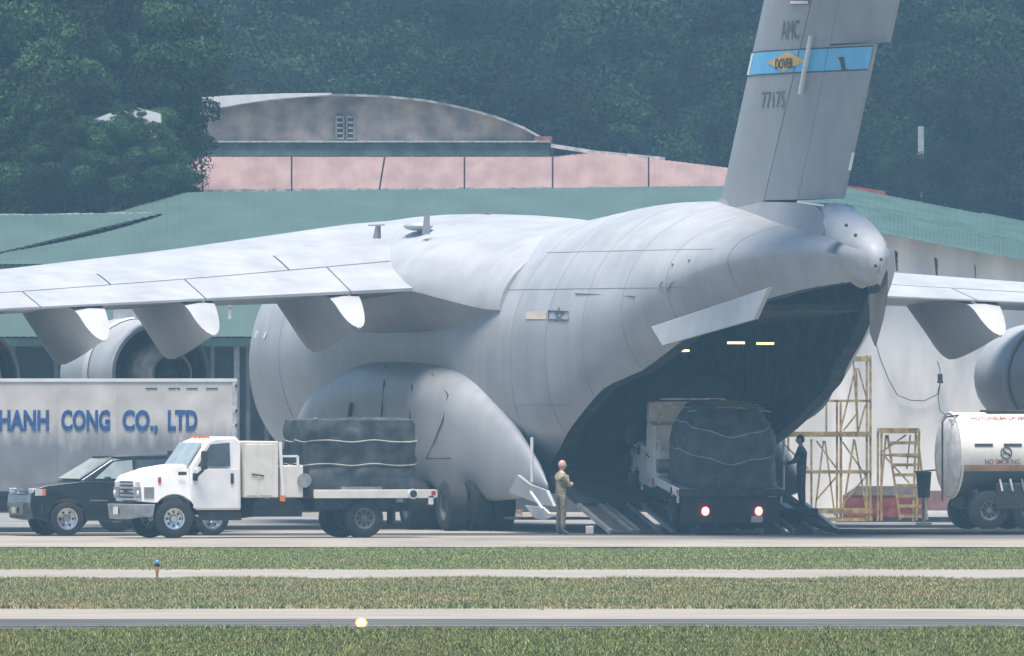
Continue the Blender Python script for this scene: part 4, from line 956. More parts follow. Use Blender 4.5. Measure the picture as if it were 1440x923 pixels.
# ================================================================== SUV
sp = W(344, 750, .6)
SUV = empty('parked_suv', (sp.x, .6, 0), R(198), label='black four-door sport utility vehicle parked behind the white truck cab', cat='car')
def suv():
    t = SUV; hw = .98
    arch1 = [(4.70+.47*math.cos(a), .42+.47*math.sin(a)) for a in np.linspace(R(-5), R(185), 12)]
    arch2 = [(1.10+.47*math.cos(a), .42+.47*math.sin(a)) for a in np.linspace(R(-5), R(185), 12)]
    prof = [(0.05,.45),(0,.8),(.03,1.22),(.12,1.32),(4.3,1.30),(4.45,1.28),(5.2,1.2),(5.5,1.12),(5.6,.98),(5.62,.7),(5.55,.42),(5.2,.36)]+arch1+[(4.2,.36),(1.6,.36)]+arch2+[(.6,.38)]
    b = MB(); b.prism(prof, -hw, hw); b.build('body', M_suv, t, bevel=.06, seg=3, smooth=True)
    b = MB(); cp = [(.12,1.28),(.22,1.75),(.45,1.87),(1.5,1.92),(3.0,1.9),(3.55,1.82),(4.4,1.29)]
    b.loft([[Vector((x, y*(hw-.04-.17*max(0,(z-1.28)/.64)), z)) for x, z in cp] for y in (-1,1)]); b.build('cabin', M_suv, t, bevel=.04, seg=3, smooth=True)
    b = MB(); b.loft([[Vector((4.37,-.84,1.34)),Vector((4.37,.84,1.34)),Vector((3.6,.72,1.8)),Vector((3.6,-.72,1.8))],[Vector((4.40,-.84,1.36)),Vector((4.40,.84,1.36)),Vector((3.63,.72,1.83)),Vector((3.63,-.72,1.83))]]); b.build('windshield', M_glass_l, t)
    for y in (-1,1):
        for f in ([(3.05,1.36),(4.0,1.36),(3.5,1.76),(3.05,1.8)],[(1.95,1.36),(2.95,1.36),(2.95,1.8),(1.95,1.82)],[(.5,1.36),(1.8,1.36),(1.8,1.82),(.6,1.8)]):
            b = MB(); g = lambda z, o: y*(hw-.04-.17*max(0,(z-1.28)/.64)+o)
            b.loft([[Vector((x,g(z,-.01),z)) for x,z in f],[Vector((x,g(z,.012),z)) for x,z in f]]); b.build('side_window', M_glass_l if f[0][0] > 3 else M_glass, t)
        for (x0,x1) in ((1.95,2.95),(3.0,4.05)):
            d_ = MB(); d_.box2((x0,y*hw,.5),(x1,y*(hw+.012),1.24)); do = d_.build('door', M_suv, t, bevel=.01)
            b = MB(); b.box2((x0+.08,y*(hw+.012),1.08),(x0+.24,y*(hw+.04),1.12)); b.build('handle', M_suv, do)
        b = MB(); b.box((3.75,y*1.12,1.33),(.14,.2,.16)); b.build('mirror', M_suv, t, bevel=.03)
        hl = MB(); hl.box2((5.35,y*.62,.94),(5.57,y*.975,1.13)); h_ = hl.build('headlight', mat('clear_lens', (.55,.57,.58), rough=.15, spec=.8), t, bevel=.02)
        b = MB(); b.box2((5.32,y*.95,.96),(5.5,y*.987,1.12)); b.build('lens', mat('clear_lens', (1,1,1)), h_)
        b = MB(); b.box2((5.24,y*.95,.96),(5.32,y*.988,1.12)); b.build('turn_lens', M_orange, h_)
        b = MB(); b.bar((3.55,y*.78,1.86),(.6,y*.78,1.93),.04); b.build('roof_rail', M_dkmetal, t)
        b = MB(); b.box2((3.7,y*(hw+.0125),.83),(4.15,y*(hw+.02),.855)); b.build('side_badge', M_chrome, t)
        wheel(t, (4.70,y*.86,.41), .41, .26, .6, M_chrome, (0,1,0), holes=6); wheel(t, (1.10,y*.86,.41), .41, .26, .6, M_chrome, (0,1,0), holes=6)
    for z in (.86,1.0,1.08): b = MB(); b.box2((5.58,-.55,z),(5.63,.55,z+.035)); b.build('grille_bar', M_steel, t)
    b = MB(); b.loft([[Vector((x,y,z)) for x,y in ((5.3,-1.0),(5.56,-.9),(5.68,-.55),(5.7,0),(5.68,.55),(5.56,.9),(5.3,1.0))] for z in (.48,.8)]); b.build('bumper', M_suv, t, bevel=.03, seg=3)
    b = MB(); b.box2((5.725,-.18,.55),(5.74,.18,.68)); b.build('number_plate', M_pale, t)
    b = MB(); b.box2((5.6,-.06,1.0),(5.65,.06,1.05)); b.build('emblem', M_pale, t)
suv()

# ================================================================== BOX TRAILER
Yt_ = 7.0
BT = empty('box_trailer', (W(332,0,Yt_).x, Yt_, 0), 0, label='grey-white box trailer with blue company lettering at the left edge', cat='trailer')
def tl(px, py): p = W(px, py, Yt_); return p.x-BT.location.x, p.z
_, zt = tl(0,533); _, zb = tl(0,694); x0 = tl(-170,0)[0]
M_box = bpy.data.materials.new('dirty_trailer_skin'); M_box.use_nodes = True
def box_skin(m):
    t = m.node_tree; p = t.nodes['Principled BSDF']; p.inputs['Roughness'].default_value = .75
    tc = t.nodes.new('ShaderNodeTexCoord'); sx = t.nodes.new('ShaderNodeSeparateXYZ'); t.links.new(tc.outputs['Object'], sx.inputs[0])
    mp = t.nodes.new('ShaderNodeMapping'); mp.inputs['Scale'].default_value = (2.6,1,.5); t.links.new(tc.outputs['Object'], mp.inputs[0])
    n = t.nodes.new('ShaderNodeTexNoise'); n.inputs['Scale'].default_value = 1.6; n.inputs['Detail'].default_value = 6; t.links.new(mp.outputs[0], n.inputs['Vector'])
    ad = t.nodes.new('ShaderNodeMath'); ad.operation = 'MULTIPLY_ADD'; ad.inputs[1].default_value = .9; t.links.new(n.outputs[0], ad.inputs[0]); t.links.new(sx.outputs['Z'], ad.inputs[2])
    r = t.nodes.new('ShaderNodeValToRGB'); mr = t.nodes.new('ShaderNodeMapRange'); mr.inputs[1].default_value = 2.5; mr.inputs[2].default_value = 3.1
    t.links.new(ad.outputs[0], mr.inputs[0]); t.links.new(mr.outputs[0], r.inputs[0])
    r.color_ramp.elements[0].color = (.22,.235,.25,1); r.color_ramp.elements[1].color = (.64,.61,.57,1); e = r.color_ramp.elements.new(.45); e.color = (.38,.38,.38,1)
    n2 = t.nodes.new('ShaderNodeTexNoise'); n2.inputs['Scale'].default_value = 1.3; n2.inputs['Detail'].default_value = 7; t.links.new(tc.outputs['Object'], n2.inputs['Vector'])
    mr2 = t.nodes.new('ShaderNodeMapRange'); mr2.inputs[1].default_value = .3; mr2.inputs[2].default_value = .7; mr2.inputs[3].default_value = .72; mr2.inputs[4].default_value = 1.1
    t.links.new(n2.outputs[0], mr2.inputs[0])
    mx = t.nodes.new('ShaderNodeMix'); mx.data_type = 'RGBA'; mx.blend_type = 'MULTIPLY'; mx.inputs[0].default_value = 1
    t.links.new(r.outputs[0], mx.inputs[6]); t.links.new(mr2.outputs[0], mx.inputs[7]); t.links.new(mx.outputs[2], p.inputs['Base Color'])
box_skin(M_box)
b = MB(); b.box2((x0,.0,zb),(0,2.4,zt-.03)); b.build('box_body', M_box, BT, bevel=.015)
b = MB(); b.box2((x0,-.025,zt-.07),(0.015,.05,zt+.01)); b.build('top_rail', M_white, BT)
b = MB(); b.box2((-.09,-.02,zb),(.012,.05,zt-.07)); b.build('corner_post', M_pale, BT)
b = MB(); b.box2((x0,-.02,zb-.06),(0.01,.05,zb+.05)); b.build('bottom_rail', M_dkmetal, BT)
for x in np.arange(x0+1.4, -.4, 1.45):
    b = MB(); b.box2((x,-.012,zb+.05),(x+.03,.01,zt-.08)); b.build('side_rib', M_box, BT)
for x in (205,237,262,290):
    xx, zz = tl(x, 547); b = MB(); b.box2((xx,-.014,zz),(xx+.28,-.002,zz+.02)); b.build('vent_slot', M_dkmetal, BT)
for py in (545,580,600,650):
    _, zz = tl(0,py); b = MB(); b.box2((-.02,-.04,zz),(.03,.0,zz+.07)); b.build('hinge', M_dkmetal, BT)
b = MB(); b.box2((x0,.3,.62),(-.3,2.1,.88)); b.box2((x0,.1,.5),(-3,.35,.9)); b.build('chassis', M_dkmetal, BT)
for x in (-4.1,-2.9):
    for y in (.3,2.1): wheel(BT, (x,y,.5), .5, .3, .5, None, (0,1,0))
for x in (x0+1.2, x0+2.3):
    for y in (.3,2.1): wheel(BT, (x,y,.5), .5, .3, .5, None, (0,1,0))
M_let = mat('lettering_blue', (.03,.11,.32), rough=.7, var=.25, scale=12)
for txt, a, c in (('THANH',-18,69),('CONG',86,155),('CO.,',172,222),('LTD',236,278)):
    xa, zz = tl(a, 604.5); xc, _ = tl(c, 604.5)
    decal('lettering', text_mesh(txt, 27.5*(400+Yt_)/FPX, xc-xa, .042), lambda x, y: Vector((xa+x, -.018, zz+y)), M_let, BT)

# ================================================================== TANKER
Yk = 15.0; kp = W(1334, 0, Yk)
TK = empty('tanker_truck', (kp.x, Yk, 0), R(16), label='white fuel tanker truck with NO SMOKING lettering at the right edge', cat='truck')
Rk, zk = 1.06, 1.83
n = 40
def tank_ring(x, r_): return [Vector((x, r_*math.cos(2*math.pi*k/n), zk+r_*math.sin(2*math.pi*k/n))) for k in range(n)]
b = MB(); b.loft([tank_ring(x,r_) for x,r_ in [(0.02,Rk*.97),(0,Rk),(.05,Rk+.02),(.1,Rk),(2.9,Rk),(2.92,Rk+.015),(2.97,Rk),(6.5,Rk)]]); tk = b.build('tank', mat('tank_white', (.66,.64,.6), rough=.7, var=.06, scale=2, spec=.3), TK, smooth=True, angle=40)
b = MB(); b.loft([tank_ring(x,r_) for x,r_ in [(.02,Rk*.96),(-.08,Rk*.85),(-.14,Rk*.5),(-.16,.02)]], caps=False); b.build('tank_end', mat('tank_end_white', (.55,.56,.58), rough=.5, var=.15), TK, smooth=True, angle=0)
def cyl(x, ang, off=.006): return Vector((x, -(Rk+off)*math.cos(ang), zk+(Rk+off)*math.sin(ang)))
M_or = mat('tank_stripe_orange', (.42,.24,.12), var=.15)
def zang(py):
    z = 4+(517-py)/FPX*(400+Yk); return math.asin(max(-1,min(1,(z-zk)/Rk)))
def cylstrip(name, x0, x1, a0, a1, m, off=.006, na=6):
    b = MB(); b.loft([[cyl(x, a0+(a1-a0)*k/na, off) for k in range(na+1)] for x in (x0,x1)], closed=False, caps=False); return b.build(name, m, TK, smooth=True)
cylstrip('orange_stripe', 0, 6.5, zang(662), zang(654), M_or)
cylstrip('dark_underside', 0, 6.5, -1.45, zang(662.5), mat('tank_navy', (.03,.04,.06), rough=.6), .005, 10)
pxk = lambda px: (px-1350)/55.5/math.cos(R(16))+.35
for a, c in ((1350,1375),(1390,1415)): cylstrip('level_slot', pxk(a), pxk(c), zang(628), zang(624), M_ink, .012, 2)
def cyl_text(txt, xa, wd, ang0, h, m): decal('lettering', text_mesh(txt, h, wd, .01), lambda x, y: cyl(xa+x, ang0+y/Rk, .012), m, TK)
M_tr = mat('lettering_red', (.3,.06,.06), var=.2)
cyl_text('HOTLINE(84-24)38843117', pxk(1353), 1.85, zang(591), .17, M_tr)
cyl_text('NO SMOKING', pxk(1364), .9, zang(653), .13, M_tr)
b = MB(); b.tube([cyl(pxk(1393)+.14*math.cos(a), zang(637)+.14*math.sin(a)/Rk, .012) for a in np.linspace(0,2*math.pi,20)], .015, 4); b.tube([cyl(pxk(1389), zang(633),.012), cyl(pxk(1398), zang(641),.012)], .015, 4); b.tube([cyl(pxk(1388), zang(638),.012), cyl(pxk(1394), zang(637),.012), cyl(pxk(1398), zang(639),.012)], .015, 4); b.build('no_smoking_symbol', M_ink, TK)
b = MB(); b.box2((.2,-.5,.55),(7.5,.5,.8)); b.box2((.35,-1.0,.5),(.45,1.0,1.0)); b.build('chassis', M_dkmetal, TK)
b = MB(); b.box2((.9,-1.08,.5),(2.3,-.6,1.15)); b.build('pump_box', M_dkmetal, TK, bevel=.03)
for k, x in enumerate((.98,1.25,1.55,1.9)): b = MB(); b.bar((x,-1.1,1.25),(x+.06,-1.12,.95),.05); b.build('valve', M_pale if k != 2 else M_steel, TK)
b = MB(); b.box2((2.6,-1.02,.35),(3.9,-.9,.75)); b.build('side_guard', M_dkmetal, TK)
for x in (.75,1.8,4.9):
    for y in (-.85,.85): wheel(TK, (x,y,.48), .48, .34, .5, None, (0,1,0), holes=8)
b = MB(); b.tube([Vector((-.35,-.6,.7)),Vector((-.35,-.6,2.65)),Vector((-.25,-.6,2.78)),Vector((.1,-.5,2.82))],.025,6); b.build('vent_pipe', M_dkmetal, TK)
b = MB(); b.box2((-.08,-.55,2.6),(.12,-.25,2.72)); b.build('work_lamp', M_white, TK)
b = MB(); b.box2((.9,-.3,zk+Rk-.02),(3.5,.3,zk+Rk+.06)); b.build('hatch_walkway', M_dkmetal, TK, bevel=.02)
b = MB(); b.box2((6.7,-1.1,.5),(8.4,1.1,2.7)); b.build('cab', M_white, TK, bevel=.1)

# ================================================================== SCAFFOLDS
def frame(name, Y, segs, label, cat, depth=1.3, wd=.055):
    x0_ = sum(s_[0][0] for s_ in segs)/len(segs); p0 = W(x0_, 0, Y)
    e = empty(name, (p0.x, Y, 0), 0, label=label, cat=cat)
    for (a, c, nm, w_, dd) in segs:
        for k in (0,1) if dd else (0,):
            P, Q = W(*a, Y), W(*c, Y); off = Vector((-p0.x+(.12 if k else 0), -Y+k*depth, 0)); P += off; Q += off
            P.z = max(P.z,.03); Q.z = max(Q.z,.03)
            b = MB(); b.bar(P, Q, w_, w_ if w_ < .1 else .13); b.build(nm, M_yellow, e)
    return e
P_ = 'pole'; B_ = 'brace'
sg = [((1219,500),(1219,733),P_,.06,1),((1203,518),(1182,606),B_,.045,0),((1201,618),(1186,715),B_,.05,0),((1207,518),(1219,562),B_,.04,0),((1204,518),(1206,607),P_,.05,0),
      ((1217,570),(1206,610),B_,.045,0),((1205,582),(1186,606),B_,.045,0),((1162,564),(1219,564),'rail',.06,1),((1104,611),(1219,611),'platform',.14,1),((1103,664),(1219,664),'rail',.08,1),
      ((1141,618),(1141,733),P_,.055,0),((1177,564),(1177,733),P_,.06,1),((1183,617),(1183,733),P_,.05,0),((1162,567),(1162,607),P_,.05,0),((1158,620),(1146,720),B_,.045,0),
      ((1148,620),(1182,667),B_,.04,0),((1160,620),(1174,725),B_,.045,0),((1185,622),(1218,670),B_,.045,0),((1202,620),(1218,715),B_,.045,0),((1177,670),(1148,703),B_,.045,0),
      ((1218,670),(1182,712),B_,.045,0),((1103,625),(1137,660),B_,.045,0),((1103,647),(1125,670),B_,.045,0),((1103,612),(1103,733),P_,.06,1),((1135,719),(1222,719),'base_rail',.1,1),((1135,731),(1222,731),'base_rail',.08,1),
      ((1196,505),(1219,505),'platform',.12,1),((1200,505),(1206,607),B_,.04,0)]
frame('scaffold_tower', 31, sg, 'tall weathered yellow scaffold tower against the white wall beside the aircraft tail', 'scaffold')
sg = [((1234,606),(1288,606),'platform',.15,1),((1234.5,606),(1234.5,733),P_,.055,1),((1288,606),(1284,733),P_,.055,1),((1246,612),(1239,690),B_,.045,0),((1248,612),(1266,731),'stringer',.06,0),((1290,612),(1304,731),'stringer',.06,0),
      ((1274,612),(1238,637),B_,.04,0),((1244,642),(1279,680),B_,.04,0),((1280,612),(1275,660),B_,.04,0)]
for k, (a, c) in enumerate([((1249,623),(1291,623)),((1252,640),(1293,640)),((1254,654),(1295,654)),((1257,668),(1297,668)),((1259,683),(1298,683)),((1262,698),(1300,698)),((1264,712),(1302,712)),((1266,726),(1303,726))]): sg.append((a,c,'tread',.08,0))
sg += [((1237,640),(1290,643),'rail',.04,1),((1292,612),(1292,660),'hand_rail',.035,0)]
frame('step_platform', 29, sg, 'short yellow access stairs in front of the white wall beside the tanker', 'stairs')
sg = [((1086,630),(1086,728),P_,.05,1),((1097,626),(1097,728),P_,.05,1),((1086,640),(1097,640),'rail',.05,1),((1086,655),(1097,655),'rail',.05,1),((1086,670),(1097,640),B_,.04,0),((1086,690),(1097,690),'rail',.05,1)]
frame('scaffold', 33, sg, 'narrow yellow scaffold behind the aircraft tail edge, left of the tall tower', 'scaffold', .6)
# red low unit
e_ = empty('ground_unit', (W(1247,0,34).x,34,0), 0, label='long low red and grey ground unit behind the yellow stairs', cat='container')
def L34(px, py): p = W(px,py,34); return p.x-e_.location.x, p.z
xa,_ = L34(1187,0); xb,_ = L34(1303,0); xc,_ = L34(1340,0); z1 = L34(0,697)[1]; z2 = L34(0,684)[1]
M_redc = mat('faded_red_panel', (.3,.075,.065), rough=.8, var=.25, scale=4)
b = MB(); b.box2((xa,.0,.12),(xb,1.6,z1)); b.build('red_panel', M_redc, e_)
for k in range(7): b = MB(); x = xa+.15+k*.3; b.box2((x,-.015,.14),(x+.025,0,z1-.02)); b.build('panel_rib', M_redc, e_)
b = MB(); b.prism([(xa,z1),(xa+.35,z2),(xb,z2),(xb,z1)], -.02, 1.62); b.build('grey_cover', mat('grey_cover', (.2,.18,.17), var=.2), e_)
b = MB(); b.box2((xb,.1,.3),(xc,1.5,z1+.12)); b.build('pink_end', mat('pink_end', (.3,.17,.17), var=.2), e_)
b = MB(); b.box2((xa-.2,-.05,.0),(xc,1.6,.12)); b.build('skid', M_dkmetal, e_)
# dark bin
bp = W(1299,0,27); e_ = empty('waste_bin', (bp.x,27,0), 0, label='dark open-topped bin on a post beside the yellow stairs', cat='bin')
z0_ = W(0,700,27).z; z1_ = W(0,664,27).z; b = MB(); rr = [[Vector((r_*math.cos(k*math.pi/6), r_*math.sin(k*math.pi/6), z)) for k in range(12)] for z, r_ in ((z0_,.15),(z1_,.2),(z1_+.01,.18),(z0_+.1,.13))]; b.loft(rr, caps=False); b.build('bucket', M_dkmetal, e_, smooth=True)
b = MB(); b.bar((-.25,0,z1_),(.3,0,z1_+.05),.04); b.build('handle', M_dkmetal, e_); b = MB(); b.tube([(0,0,0),(0,0,z0_+.05)],.05,8); b.box((0,0,.03),(.4,.4,.05)); b.build('post', M_steel, e_)
# white pole by the load truck
p = W(1102,0,8); b = MB(); z0_ = W(0,690,8).z; b.tube([(p.x,8,0.0),(p.x,8,W(0,612,8).z)],.03,6); tag(b.build('marker_pole', M_pale), 'thin pale pole standing at the right side of the ramp', 'pole')
# hose
b = MB(); hp = [(1090,716,3),(1118,720,2.5),(1138,733,2.2),(1158,743,2.0),(1180,747.5,1.6),(1220,749,1.4),(1290,748.5,1.5),(1360,749,1.3),(1440,748,1.4),(1520,748,1.5)]
pts = []
for px, py, Y in hp:
    q = W(px,py,Y); q.z = max(.07,q.z); pts.append(q)
b.tube(pts,.065,8); tag(b.build('fuel_hose', M_black, smooth=True), 'thick black hose snaking along the apron from the ramp to the right', 'hose')
# orange-white low barrier blocks under the aircraft
for k,(a,c) in enumerate([(660,700),(702,738),(745,775)]):
    p0 = W(a,732,46); p1 = W(c,718,46); e_ = empty('barrier_block', ((p0.x+p1.x)/2,46,0), 0, label=['weathered orange and white barrier block farthest left under the aircraft','middle one of three weathered orange and white barrier blocks under the aircraft','rightmost weathered barrier block, behind the standing man'][k], cat='barrier', group='barrier blocks under the aircraft')
    w_ = p1.x-p0.x-.06; b = MB(); b.prism([(-w_/2,0.02),(w_/2,0.02),(w_/2-.06,p1.z),(-w_/2+.06,p1.z)],-.2,.2); b.build('block', mat('barrier_cream', (.5,.46,.4), var=.35, scale=7, col2=(.3,.2,.14)), e_, bevel=.03)
    b = MB(); b.box2((-w_/2+.03,-.215,p1.z*.72),(w_/2-.03,.215,p1.z+.02)); b.build('orange_top', mat('barrier_orange', (.42,.2,.09), var=.4, scale=9), e_)
# small white kerb box beside ramp
p = W(829,748,3); e_ = tag(MB().box2((p.x-.09,3,0),(p.x+.1,3.3,.19)).build('chock', M_cream, bevel=.015), 'small pale wheel chock on the apron between the man and the ramp', 'chock')

# ================================================================== PEOPLE
def camo(name, a, b_, c):
    m = bpy.data.materials.new(name); m.use_nodes = True; t = m.node_tree; p = t.nodes['Principled BSDF']; p.inputs['Roughness'].default_value = .9
    tc = t.nodes.new('ShaderNodeTexCoord'); n = t.nodes.new('ShaderNodeTexNoise'); n.inputs['Scale'].default_value = 9; n.inputs['Detail'].default_value = 3
    t.links.new(tc.outputs['Object'], n.inputs['Vector']); r = t.nodes.new('ShaderNodeValToRGB'); r.color_ramp.interpolation = 'CONSTANT'
    e = r.color_ramp.elements; e[0].color = (*a,1); e[1].position = .58; e[1].color = (*c,1); k = e.new(.46); k.color = (*b_,1)
    t.links.new(n.outputs[0], r.inputs[0]); t.links.new(r.outputs[0], p.inputs['Base Color']); return m
M_skin = mat('skin', (.5,.3,.24), rough=.6, var=.05)
def skin_obj(name, verts, edges, radii, mats, assign, parent, root=0, sub=2):
    me = bpy.data.meshes.new(name); me.from_pydata(verts, edges, []); o = bpy.data.objects.new(name, me); COL.objects.link(o)
    o.modifiers.new('skin', 'SKIN'); sb = o.modifiers.new('sub', 'SUBSURF'); sb.levels = sub; sb.render_levels = sub
    for i, r_ in enumerate(radii):
        me.skin_vertices[0].data[i].radius = r_ if isinstance(r_, tuple) else (r_, r_)
    me.skin_vertices[0].data[root].use_root = True
    dg = bpy.context.evaluated_depsgraph_get(); nm = bpy.data.meshes.new_from_object(o.evaluated_get(dg)); nm.name = name
    bpy.data.objects.remove(o); o = bpy.data.objects.new(name, nm); COL.objects.link(o); o.parent = parent
    nm.materials.clear()
    for m_ in mats: nm.materials.append(m_)
    for pg in nm.polygons: pg.material_index = assign(pg.center); pg.use_smooth = True
    return o
def person(loc, rz, label, jacket, trousers, hair, arms, sc=1.0, headturn=0, boots=None):
    """local: faces +x, left is +y"""
    e = empty('person', loc, rz, label=label, cat='person'); e.scale = (sc,sc,sc)
    V = [(0,0,.98),(0,0,1.12),(0,0,1.28),(0,0,1.42),(0.01,0,1.52),(0.02,0,1.58),       # 0 pelvis..5 neck top
         (0,.1,.9),(0.02,.12,.5),(-.02,.13,.1),(.12,.15,.04),                             # 6-9 left leg
         (0,-.1,.9),(0.0,-.12,.5),(-.03,-.12,.1),(.11,-.14,.04),                          # 10-13 right leg
         (0,.17,1.42),(0,-.17,1.42)]                                                       # 14,15 shoulders
    E = [(0,1),(1,2),(2,3),(3,4),(4,5),(0,6),(6,7),(7,8),(8,9),(0,10),(10,11),(11,12),(12,13),(3,14),(3,15)]
    Rr = [(.15,.13),(.135,.11),(.16,.125),(.145,.11),(.06,.06),(.05,.05),(.1,.1),(.075,.075),(.055,.055),(.045,.04),(.1,.1),(.075,.075),(.055,.055),(.045,.04),(.075,.075),(.075,.075)]
    for sd, sh in ((1,14),(-1,15)):
        el, wr, ha = arms[sd]; i = len(V); V += [el, wr, ha]; E += [(sh,i),(i,i+1),(i+1,i+2)]; Rr += [(.056,.056),(.042,.042),(.035,.022)]
    def asg(c):
        hand = any((Vector(c)-Vector(arms[s_][2])).length < .085 for s_ in (1,-1))
        if hand: return 0
        if c[2] > 1.5: return 0
        if c[2] > .93: return 1
        if c[2] > .2: return 2
        return 3
    skin_obj('body', V, E, Rr, [M_skin, jacket, trousers, boots or M_black], asg, e)
    # head with face
    h = MB(); bmesh.ops.create_uvsphere(h.b, u_segments=20, v_segments=14, radius=1)
    for v in h.b.verts:
        x, y, z = v.co; jaw = 1-.28*max(0,-z)**1.2
        v.co = Vector(((x*.1+(.012 if x > 0 and z < -.2 else 0))*jaw, y*.078*jaw, z*.125))
    hm = Matrix.Translation((0.03,0,1.665)) @ Matrix.Rotation(headturn, 4, 'Z')
    h.sphere((.105,0,-.01), .018, 8, 6, (1,.8,1.5))                                   # nose
    for y in (-1,1): h.sphere((-.005,y*.078,-.01), .028, 8, 6, (.7,.35,1.1))           # ears
    for v in h.b.verts: v.co = hm @ v.co
    hd = h.build('head', M_skin, e, smooth=True, angle=0)
    f = MB()
    for y in (-1,1): f.sphere(hm @ Vector((.088,y*.033,.02)), .012, 6, 5)
    f.build('eye', M_ink, e); f = MB(); f.bar(hm @ Vector((.092,-.025,-.06)), hm @ Vector((.092,.025,-.06)), .01); f.build('mouth', mat('lips', (.35,.14,.12)), e)
    if hair:
        hr = MB(); bmesh.ops.create_uvsphere(hr.b, u_segments=20, v_segments=14, radius=1)
        for v in list(hr.b.verts):
            if v.co.z < .05 and v.co.x > -.2 or v.co.z < -.45: hr.b.verts.remove(v)
        for v in hr.b.verts: v.co = hm @ Vector((v.co.x*.108-.004, v.co.y*.085, v.co.z*.133))
        hr.build('hair', hair, e, smooth=True, angle=0)
    # five fingers on each hand
    for sd in (1,-1):
        el, wr, ha = [Vector(q) for q in arms[sd]]; d = (ha-wr).normalized(); s_ = d.cross(Vector((0,0,1))).normalized() if abs(d.z) < .9 else Vector((0,1,0)); u = d.cross(s_)
        f = MB()
        for k, (o_, l_) in enumerate(((-.03,.075),(-.01,.085),(.01,.08),(.03,.062))):
            b0 = ha+u*o_; f.tube([b0, b0+d*l_*.5+s_*.005, b0+d*l_*.8+s_*.03*(1 if sd > 0 else -1)], [.0095,.0085,.006], 6)
        b0 = ha-d*.03-u*.035; f.tube([b0, b0-u*.03+d*.03, b0-u*.035+d*.055], [.011,.009,.007], 6)
        f.build('fingers', M_skin, e, smooth=True, angle=0)
    return e
M_camo = camo('camouflage_cloth', (.33,.27,.18), (.22,.185,.125), (.14,.12,.085))
M_camo2 = camo('camouflage_trousers', (.24,.2,.15), (.17,.145,.11), (.1,.09,.075))
pp = W(789,0,.6)
folded = {1:((.10,.25,1.17),(.27,.08,1.18),(.26,-.04,1.2)), -1:((.10,-.25,1.17),(.27,-.06,1.22),(.23,.06,1.24))}
person((pp.x,.4,0), R(28), 'bald man in tan camouflage uniform standing with folded arms left of the ramp', M_camo, M_camo2, None, folded, 1.0, R(-12), mat('boot_grey', (.12,.12,.12)))
for_hair = mat('dark_hair', (.015,.013,.012), rough=.8)
M_dj = mat('dark_maroon_jacket', (.05,.04,.055), rough=.9, var=.3, scale=8); M_dt = mat('dark_trousers', (.03,.035,.045), rough=.9, var=.2)
q = W(1127,0,5); reach = {1:((.12,.22,1.15),(.3,.2,1.08),(.38,.17,1.07)), -1:((.12,-.22,1.15),(.32,-.15,1.1),(.4,-.12,1.1))}
zpl = .62
person((q.x,5,zpl), R(165), 'dark-haired man in dark clothes working at the right side of the ramp', M_dj, M_dt, for_hair, reach, .98, R(8))
# service platform the second man stands on
e_ = empty('service_cart', (q.x-.15,5,0), 0, label='low dark service cart under the man at the right side of the ramp', cat='cart')
b = MB(); b.box2((-.9,-.5,.45),(.55,.7,.6)); b.build('cart_bed', M_dkmetal, e_, bevel=.02)
for x in (-.6,.3):
    for y in (-.45,.6): wheel(e_, (x,y,.22), .22, .14, .5, None, (0,1,0))
b = MB(); b.box2((-.95,-.3,.6),(-.45,.4,1.05)); b.build('motor_box', M_steel, e_, bevel=.03)
b = MB(); b.bar((-.95,-.4,1.35),(-.45,-.4,1.2),.06); b.bar((-.8,-.4,.6),(-.7,-.4,1.3),.05); b.build('cart_handle', M_pale, e_)

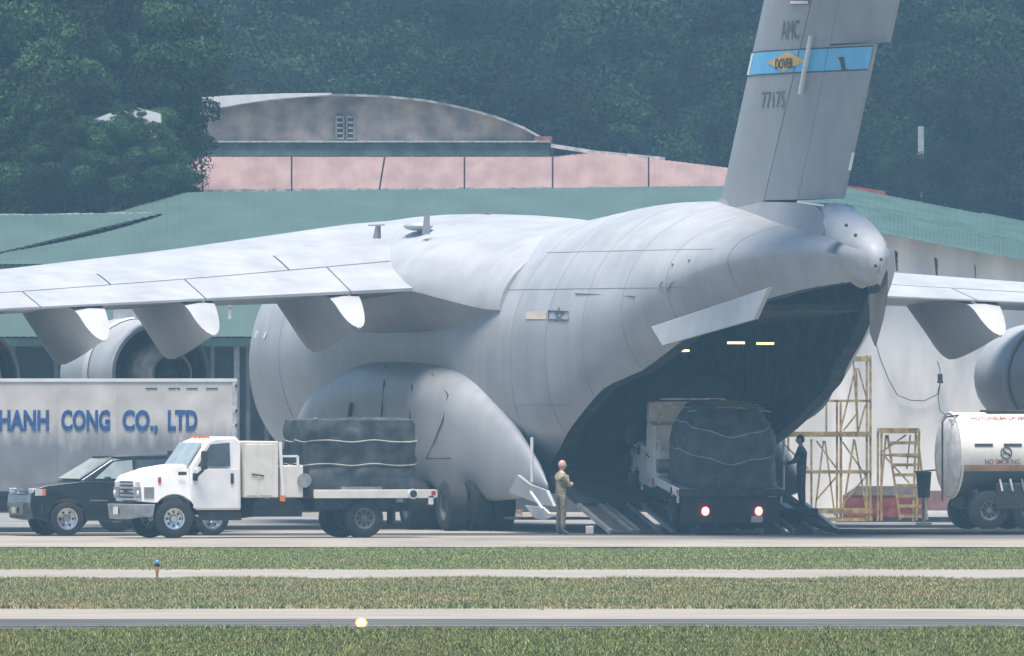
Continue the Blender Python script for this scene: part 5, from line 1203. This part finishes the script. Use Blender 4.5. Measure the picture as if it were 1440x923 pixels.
# ================================================================== AIRFIELD LIGHTS
Yl = gY(886); p = W(508,0,Yl); e_ = empty('runway_light', (p.x,Yl,0), 0, label='lit orange-white runway edge lamp at the runway border', cat='lamp')
b = MB(); b.tube([(0,0,-.02),(0,0,.02)],.1,14); b.build('base', M_dkmetal, e_); b = MB(); b.tube([(0,0,.02),(0,0,.06)],.05,10); b.build('stem', mat('orange_stem', (.5,.18,.05)), e_)
g_ = MB(); g_.sphere((0,0,.1),.078,16,10,(1,1,.9)); go = g_.build('globe', mat('lamp_globe_lit', (.9,.7,.5), emit=(1,.42,.16), estr=2.3), e_, smooth=True, angle=0)
b = MB(); b.tube([Vector((.085*math.cos(a),.02+.03*math.sin(a)*0,.1+.078*math.sin(a))) for a in np.linspace(R(-10),R(190),14)],.012,6); b.build('glow_ring', mat('glow_orange', (.8,.22,.03), emit=(1,.22,.02), estr=.9), e_)  # emissive ring paints the orange glow around the lamp
Yl = gY(813.5); p = W(221,0,Yl); e_ = empty('taxiway_light', (p.x,Yl,0), 0, label='small blue-capped edge light on an orange stem beside the path', cat='lamp')
b = MB(); b.tube([(0,0,-.02),(0,0,.12)],.022,8); b.build('stem', mat('stem_brown', (.3,.16,.06)), e_)
b = MB(); b.tube([(0,0,.1),(0,0,.18),(0,0,.22)],[.03,.045,.05],12); b.build('orange_collar', mat('collar_orange', (.6,.3,.08)), e_)
b = MB(); b.tube([(0,0,.22),(0,0,.27)],.05,12); b.build('black_ring', M_black, e_)
b = MB(); b.sphere((0,0,.29),.05,12,8,(1,1,1.2)); b.build('blue_lens', mat('blue_lens', (.05,.25,.45), rough=.2), e_, smooth=True, angle=0)

# ================================================================== HAZE
b = MB(); b.box2((-170,-440,-1.4),(170,720,60)); hz = b.build('haze', M_grey); hz.data.materials.clear()
mh = bpy.data.materials.new('haze_air'); mh.use_nodes = True; t = mh.node_tree; t.nodes.clear(); o_ = t.nodes.new('ShaderNodeOutputMaterial'); pv = t.nodes.new('ShaderNodeVolumePrincipled')
pv.inputs['Density'].default_value = HAZE_DENSITY; pv.inputs['Color'].default_value = (*HAZE_COLOR, 1); pv.inputs['Anisotropy'].default_value = .1
t.links.new(pv.outputs[0], o_.inputs['Volume']); hz.data.materials.append(mh); tag(hz, kind='stuff', label='pale blue haze filling the air over the airfield', cat='haze')
